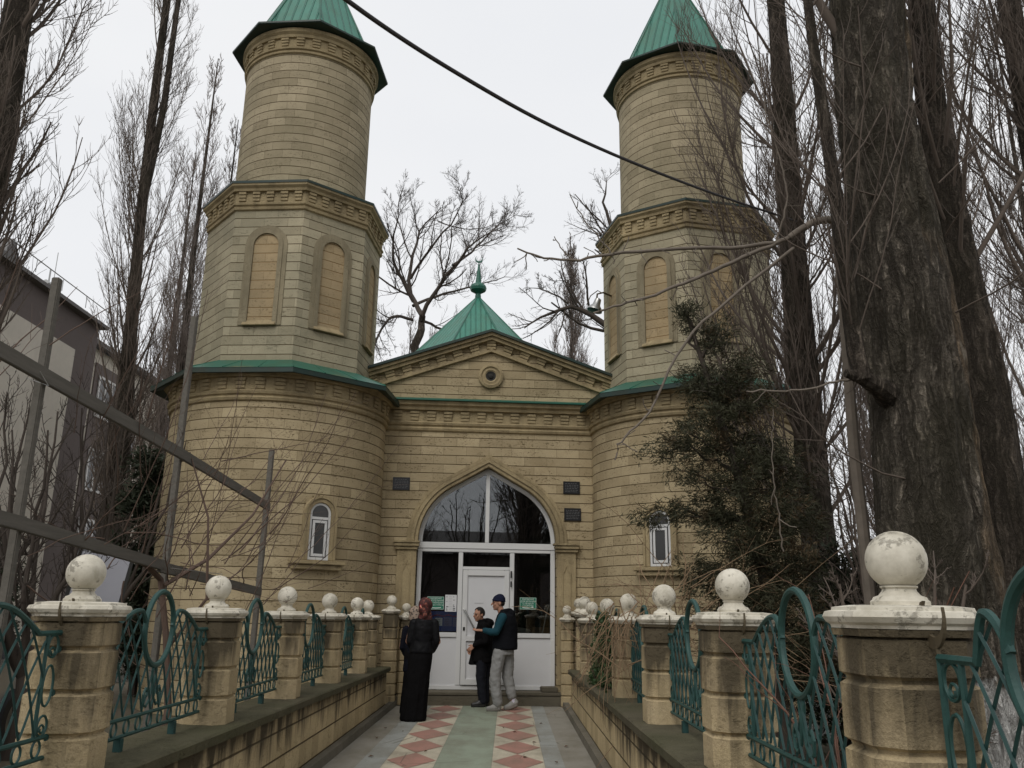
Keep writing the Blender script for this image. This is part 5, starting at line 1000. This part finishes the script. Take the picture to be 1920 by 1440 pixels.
def remesh(mb,name,mat,parent,vox=.011,it=6,fac=.5,fold=0,foldscale=9):
    me=bpy.data.meshes.new('tmp'); me.from_pydata(mb.v,[],mb.f); o=bpy.data.objects.new('tmp',me); COL.objects.link(o)
    bm=bmesh.new(); bm.from_mesh(me); bmesh.ops.recalc_face_normals(bm,faces=bm.faces); bm.to_mesh(me); bm.free()
    r=o.modifiers.new('r','REMESH'); r.mode='VOXEL'; r.voxel_size=vox; sm=o.modifiers.new('s','SMOOTH'); sm.factor=fac; sm.iterations=it
    if fold:
        tx=bpy.data.textures.new('folds','CLOUDS'); tx.noise_scale=1/foldscale; tx.noise_depth=2; dp=o.modifiers.new('d','DISPLACE'); dp.texture=tx; dp.strength=fold; dp.mid_level=.5; dp.texture_coords='LOCAL'
    bpy.context.view_layer.update(); nm=bpy.data.meshes.new_from_object(o.evaluated_get(bpy.context.evaluated_depsgraph_get())); bpy.data.objects.remove(o)
    nm.materials.clear(); nm.materials.append(mat); nm.shade_smooth(); q=bpy.data.objects.new(name,nm); COL.objects.link(q); q.parent=parent; return q
def frame(f,up=(0,0,1)):
    f=Vector(f).normalized(); u=Vector(up); r=f.cross(u).normalized(); u=r.cross(f); return Matrix((r,f,u)).transposed()   # columns right, forward, up
def head(vb,c,f,up=(0,0,1),k=1.):
    B=frame(f,up); T=lambda x,y,z: Vector(c)+B@Vector((x*k,y*k,z*k))
    vb.ell(T(0,-.012,.025),.075*k,.095*k,.092*k,B); vb.ell(T(0,.02,-.04),.060*k,.068*k,.075*k,B); vb.ell(T(0,.058,-.088),.030*k,.026*k,.024*k,B)
    vb.cap([T(0,.088,.015),T(0,.112,-.022)],[.010*k,.0145*k],8); vb.cap([T(-.032,.074,.026),T(.032,.074,.026)],[.012*k,.012*k],8)
    vb.cap([T(-.022,.078,-.058),T(.022,.078,-.058)],[.011*k,.011*k],8); vb.cap([T(-.045,.062,-.02),T(-.03,.07,-.045)],[.018*k,.014*k],8); vb.cap([T(.045,.062,-.02),T(.03,.07,-.045)],[.018*k,.014*k],8)
    for s in (-1,1): vb.ell(T(s*.078,-.012,-.005),.011*k,.022*k,.032*k,B)
    return T,B
def facebits(T,B,parent,brow=True):
    e=MB()
    for s in (-1,1):
        e.ball(T(s*.031,.083,.004),.0085,10,8,(1.2,.7,.8))
        if brow: e.tube([T(s*.014,.092,.024),T(s*.032,.091,.030),T(s*.052,.078,.024)],[.004,.005,.003],6)
    e.build('eyes',M['eye'],parent,True); MB().tube([T(-.024,.087,-.060),T(0,.093,-.058),T(.024,.087,-.060)],[.004,.006,.004],6).build('mouth',M['lip'],parent,True)
def haircap(c,B,parent,mat,name,line,k=1.05,sc=(.078,.098,.098),off=(0,-.012,.027)):
    t=MB().ball((0,0,0),1,36,24,(sc[0]*k,sc[1]*k,sc[2]*k)); keep=[f for f in t.f if line(sum((Vector(t.v[i]) for i in f),Vector())/len(f))]
    m=MB(); m.add([Vector(c)+B@(Vector(p)+Vector(off)) for p in t.v],keep); o=m.build(name,mat,parent,True); sd=o.modifiers.new('thick','SOLIDIFY'); sd.thickness=.008; sd.offset=-1; return o
def hand(vb,wr,d,n,th,curl=.35,k=1.,spread=.1):
    """palm at wrist wr pointing along d, palm normal n, thumb towards th"""
    d=Vector(d).normalized(); n=Vector(n); n=(n-d*n.dot(d)).normalized(); s=d.cross(n); s=s if s.dot(Vector(th))>0 else -s; wr=Vector(wr)
    for i,(o,l) in enumerate(((.028,.072),(.009,.080),(-.010,.075),(-.028,.060))):
        o*=k; base=wr+d*.085*k+s*o; vb.cap([wr+d*.012*k+s*o*.6,base],[.0145*k,.0125*k],8); a=curl*(.8+.15*i); p=base; pts=[p]; v=d+s*spread*(1.5-i)*.25
        for q in range(3):
            v=(v*math.cos(a*.5)+n*math.sin(a*.5)).normalized() if True else v; p=p+v*l*k*(.44,.32,.26)[q]; pts.append(p); a*=1.15
        vb.cap(pts,[.0098*k,.0092*k,.0085*k,.007*k],8)
    b=wr+d*.028*k+s*.026*k; vb.cap([wr+d*.02*k+s*.015*k,b+s*.012*k,b+d*.026*k+s*.034*k+n*.008,b+d*.052*k+s*.038*k+n*.014],[.015*k,.0135*k,.0105*k,.0085*k],8)
def person(loc,label,rz=0):
    return thing('person',loc,label,'person',None,rz)
# --- young man in beanie, arm held out with an open palm
p=person((-.10,14.42,0),'young man in navy knit hat and grey sweatpants holding out an open palm')
vb=VB(); T,B=head(vb,(-.075,0,1.665),(-1,-.22,-.03)); vb.cap([(-.05,0,1.60),(.0,0,1.47)],[.052,.06]); vb.loft([(.03,0,.9,.13,.13),(.04,0,1.15,.13,.12),(.05,0,1.38,.13,.15),(.04,0,1.48,.08,.12)])
vb.cap([(-.01,-.17,1.45),(-.10,-.2,1.22),(-.30,-.15,1.235)],[.05,.042,.028]); hand(vb,(-.305,-.15,1.235),(-1,.05,.02),(0,-.25,1),(.2,-1,.4),.22,1.05,.2)
vb.cap([(.07,.18,1.45),(.12,.24,1.18),(.05,.22,.95)],[.05,.042,.028]); hand(vb,(.05,.22,.94),(-.2,0,-1),(-1,0,0),(0,-1,0),.5)
vb.cap([(.0,-.08,.92),(-.10,-.08,.52),(-.05,-.08,.10)],[.075,.055,.04]); vb.cap([(.08,.08,.92),(.09,.07,.53),(.18,.06,.17)],[.075,.055,.04])
remesh(vb,'body',M['skin'],p,.006,4); facebits(T,B,p)
hv=VB(); c0=Vector((-.075,0,1.665)); hv.ell(c0+B@Vector((0,-.018,.062)),.088,.106,.078,B); hv.ell(c0+B@Vector((0,-.03,.105)),.06,.07,.045,B)
for tt_ in np.linspace(0,2*PI,25)[:-1]: hv.ball(c0+B@Vector((.079*math.cos(tt_),-.012+.098*math.sin(tt_),.040+.012*math.sin(tt_))),.017,8,6)
remesh(hv,'knit_hat',M['beanie'],p,.007,4)
hr=VB(); hr.ell(c0+B@Vector((0,-.05,.0)),.074,.064,.06,B); remesh(hr,'hair',M['hair'],p,.008,3)
j=VB(); j.loft([(.04,0,.935,.205,.185),(.045,0,.96,.215,.195),(.05,0,1.15,.20,.18),(.06,0,1.36,.185,.205),(.055,0,1.47,.15,.20),(.03,0,1.53,.085,.11)]); j.cap([(.07,.17,1.46),(.13,.24,1.18),(.06,.22,.99)],[.075,.066,.052]); j.ell((.11,.0,1.50),.10,.125,.075); j.cap([(-.02,-.07,1.535),(.06,-.10,1.545),(.12,0,1.55),(.06,.10,1.545),(-.02,.07,1.535)],[.03,.035,.04,.035,.03])
remesh(j,'jacket',M['jacket'],p,.011,5,.5,.022,9)
sv=VB(); sv.cap([(-.0,-.185,1.44),(-.10,-.215,1.215),(-.19,-.185,1.215),(-.285,-.155,1.235)],[.076,.064,.056,.045]); remesh(sv,'sleeve',M['teal'],p,.010,4,.5,.016,12)
t=VB(); t.loft([(.03,0,.86,.165,.16),(.035,0,.99,.165,.15)]); t.cap([(-.035,-.075,.90),(-.075,-.08,.70),(-.105,-.085,.50),(-.075,-.085,.25),(-.055,-.085,.14)],[.112,.10,.092,.088,.080]); t.cap([(.085,.07,.90),(.10,.07,.70),(.095,.065,.52),(.145,.06,.32),(.17,.06,.225)],[.112,.10,.092,.085,.076]); t.cap([(-.055,-.085,.135),(-.05,-.085,.12)],[.07,.062]); remesh(t,'sweatpants',M['sweat'],p,.010,4,.5,.026,13)
sk=VB(); sk.cap([(-.045,-.085,.14),(-.045,-.085,.07)],[.042,.042]); sk.cap([(.18,.06,.23),(.20,.06,.13)],[.045,.044]); remesh(sk,'socks',M['sock'],p,.009,3)
def shoe(par,heel,toe,mat,h=.045):
    heel=Vector(heel); toe=Vector(toe); d=(toe-heel); v=VB(); md=heel+d*.55; v.cap([heel+Vector((0,0,.022)),md+Vector((0,0,.006)),toe],[.043,.043,.034]); v.cap([heel+Vector((0,0,.06))+d*.1,md+Vector((0,0,.02))],[.037,.036]); o=remesh(v,'shoe',mat,par,.008,4)
    s=VB(); s.cap([heel-Vector((0,0,.022)),md-Vector((0,0,.026)),toe-Vector((0,0,.018))],[.036,.040,.034]); x=MB(); x.v=[(a,b,c) for a,b,c in s.v]; x.f=s.f
    remesh(s,'sole',M['sole'] if mat is not M['shoe_dark'] else mat,o,.008,3); return o
shoe(p,(-.03,-.085,.06),(-.205,-.10,.045),M['shoe']); shoe(p,(.235,.06,.105),(.07,.045,.05),M['shoe'])
# --- older man looking back
p=person((-.42,15.0,0),'man with short dark hair in black jacket looking back over his shoulder at the door')
vb=VB(); T,B=head(vb,(-.085,-.02,1.475),(-.82,-.6,-.1),k=.97); vb.cap([(-.06,0,1.41),(-.01,0,1.30)],[.052,.06]); vb.loft([(0,0,.78,.13,.13),(.0,0,1.0,.13,.12),(.01,0,1.22,.13,.14),(0,0,1.33,.08,.12)])
vb.cap([(.0,-.16,1.29),(.03,-.21,1.05),(-.15,-.12,.975)],[.05,.042,.028]); hand(vb,(-.155,-.12,.97),(-.7,.1,-.55),(.2,.9,-.2),(-.3,-.2,1),.75)
vb.cap([(.03,.16,1.29),(.02,.2,1.05),(-.14,.12,.93)],[.05,.042,.028]); hand(vb,(-.145,.12,.925),(-.7,-.1,-.55),(.2,-.9,-.2),(-.3,.2,1),.75)
vb.cap([(-.02,-.07,.80),(-.02,-.07,.45),(.02,-.07,.08)],[.07,.052,.038]); vb.cap([(.05,.07,.80),(.03,.07,.45),(.05,.07,.08)],[.07,.052,.038])
remesh(vb,'body',M['skin'],p,.006,4); facebits(T,B,p)
haircap((-.085,-.02,1.475),B,p,M['hair'],'hair',lambda v: (v.z>.052 and v.y<.062) or (v.y<-.01 and v.z>-.055) or (abs(v.x)>.06 and v.y<.03 and v.z>-.01),1.05)
haircap((-.085,-.02,1.475),B,p,M['hair'],'stubble',lambda v: v.z<-.078 and v.y>.0 ,1.0,(.062,.078,.098),(0,.012,-.015))
j=VB(); j.loft([(.005,0,.70,.165,.165),(.0,0,.73,.175,.17),(.0,0,.95,.165,.16),(.01,0,1.2,.16,.18),(.01,0,1.31,.125,.17),(-.01,0,1.37,.08,.1)]); j.cap([(.005,-.165,1.29),(.04,-.22,1.05),(-.13,-.125,.985)],[.07,.062,.05]); j.cap([(.03,.165,1.29),(.03,.2,1.05),(-.12,.12,.945)],[.07,.062,.05]); j.ell((.085,0,1.34),.09,.12,.075); j.cap([(-.07,-.07,1.37),(.02,-.10,1.385),(.08,0,1.39),(.02,.10,1.385),(-.07,.07,1.37)],[.028,.033,.038,.033,.028])
j.loft([(-.155,.02,.66,.075,.05),(-.16,.02,.68,.085,.055),(-.155,.02,.85,.06,.05),(-.12,.0,1.0,.045,.05)])
remesh(j,'jacket',M['cloth_black'],p,.011,5,.5,.02,10)
t=VB(); t.loft([(.0,0,.66,.13,.14),(.0,0,.82,.14,.14)]); t.cap([(-.02,-.07,.74),(-.03,-.07,.45),(.01,-.07,.10)],[.10,.082,.07]); t.cap([(.05,.07,.74),(.03,.07,.45),(.05,.07,.10)],[.10,.082,.07]); remesh(t,'trousers',M['trouser'],p,.010,4,.5,.018,12)
shoe(p,(.03,-.075,.055),(-.15,-.11,.042),M['shoe_dark']); shoe(p,(.07,.07,.055),(-.10,.04,.042),M['shoe_dark'])
# --- two women
def woman(loc,label,sc,hd,lean,coat,scarfmat,face,flower,hem0,arm):
    p=person(loc,label); vb=VB(); hx=lean; T,B=head(vb,(hx,0,hd),face,k=.95); vb.cap([(hx,0,hd-.07),(hx*.8,0,hd-.2)],[.048,.055]); vb.loft([(lean*.6,0,.85,.12,.10),(lean*.7,0,1.1,.11,.1),(lean*.8,0,1.3,.13,.1),(lean*.8,0,hd-.2,.08,.08)])
    for s in (-1,1):
        vb.cap([(lean*.8+s*.16,0,hd-.24),(lean*.8+s*.22,.0,hd-.5),(lean*.7+s*.13,.08,hd-.62)],[.045,.038,.026]); hand(vb,(lean*.7+s*.13,.08,hd-.62),(-s*.6,.5,-.4),(0,-1,0),(0,0,1),.5,.9); vb.cap([(lean*.5+s*.08,0,.86),(s*.08,0,.45),(s*.08,0,.06)],[.07,.05,.036])
    remesh(vb,'body',M['skin'],p,.007,4); facebits(T,B,p)
    s_=VB(); s_.loft([(-.015,0,.012,.185,.165),(-.015,0,.03,.19,.17),(.0,0,.3,.17,.155),(lean*.3,0,.6,.165,.15),(lean*.55,0,.86,.175,.15),(lean*.65,0,1.02,.155,.13)])
    for k in range(9): a=2*PI*k/9; s_.cap([(-.015+.155*math.cos(a),.14*math.sin(a),.04),(lean*.45+.13*math.cos(a),.115*math.sin(a),.75)],[.042,.03],8)
    remesh(s_,'long_dress',M['cloth_black'],p,.011,4,.5,.014,8)
    c=VB(); c.loft([(lean*.6,0,hem0,.178,.15),(lean*.62,0,hem0+.03,.182,.155),(lean*.7,0,1.1,.15,.135),(lean*.8,0,1.28,.16,.14),(lean*.85,0,hd-.21,.14,.125),(lean*.9,0,hd-.14,.075,.08)])
    for q in (-1,1): c.cap([(lean*.85+q*.155,0,hd-.235),(lean*.8+q*.198,-.01,hd-.50),(lean*.75+q*.14,.06,hd-.62)],[.062,.054,.048])
    remesh(c,'coat' if coat=='navy' else 'leather_jacket',M[coat],p,.010,5,.5,.018,11)
    h=VB(); Bm=B; h.ell(Vector((hx,0,hd+.022))+B@Vector((0,-.025,0)),.104,.12,.108,B); h.ell(Vector((hx,0,hd-.05))+B@Vector((0,-.06,0)),.09,.085,.085,B); h.cap([(hx*.99,0,hd-.08),(hx*.95,0,hd-.15),(hx*.92,0,hd-.19)],[.085,.10,.115]); h.cap([(hx,-.085 if face[1]>0 else .05,hd-.02),(hx*.95,-.095 if face[1]>0 else .06,hd-.14)],[.055,.045])
    o=remesh(h,'headscarf',scarfmat,p,.009,4,.5,.014,16)
    if flower: f=MB(); [f.ball(Vector((hx-.035+.028*math.cos(a),-.122,hd+.0+.03*math.sin(a))),.02,10,6,(1,.4,1)) for a in np.linspace(0,2*PI,7)[:-1]]; remesh(VB().add(f.v,f.f),'scarf_flower',M['flower'],o,.006,2)
    for q in (-1,1): shoe(p,(q*.07,.02,.055),(q*.08,.19,.042),M['shoe_dark'])
    return p
woman((-1.335,12.98,0),'woman in long black dress, black leather jacket and red patterned headscarf seen from behind',1,1.59,.11,'leather',M['scarf_red'],(.25,1,-.05),True,.93,0)
woman((-1.44,13.8,0),'woman in dark navy coat and leopard print headscarf standing half hidden behind another woman',1,1.475,.0,'navy',M['scarf_leo'],(.6,.8,0),False,.62,0)

hb=thing('house',(-14,-26,0),'unseen dark house added behind the viewer so the lower panes reflect something dark','house')  # unseen backdrop house, added to darken the reflections in the lower panes
MB().box(0,30,-6,0,0,5.2).build('wall',M['apt_brown'],hb); MB().prism([(.4,5.2),(-6.4,5.2),(-3,7)],-.4,30.4,'x').build('roof',M['apt_roof'],hb)

for x,y,rz,sc,lab in ((-.6,-15,.6,1.7,'bare tree behind the viewer, mirrored in the left arch pane'),(2.2,-17,2.,2.2,'bare tree behind the viewer, mirrored in the middle of the arch glass')):
    src=[o_ for o_ in bpy.data.objects if o_.name=='bare_shrub'][0]; o=copy_tree(src); o.name='bare_tree'; o.location=(x,y,0); o.scale=(sc,sc,sc); o.rotation_euler=(0,0,rz); o['label']=lab; o['category']='tree'; o['group']='bare trees behind the viewer'
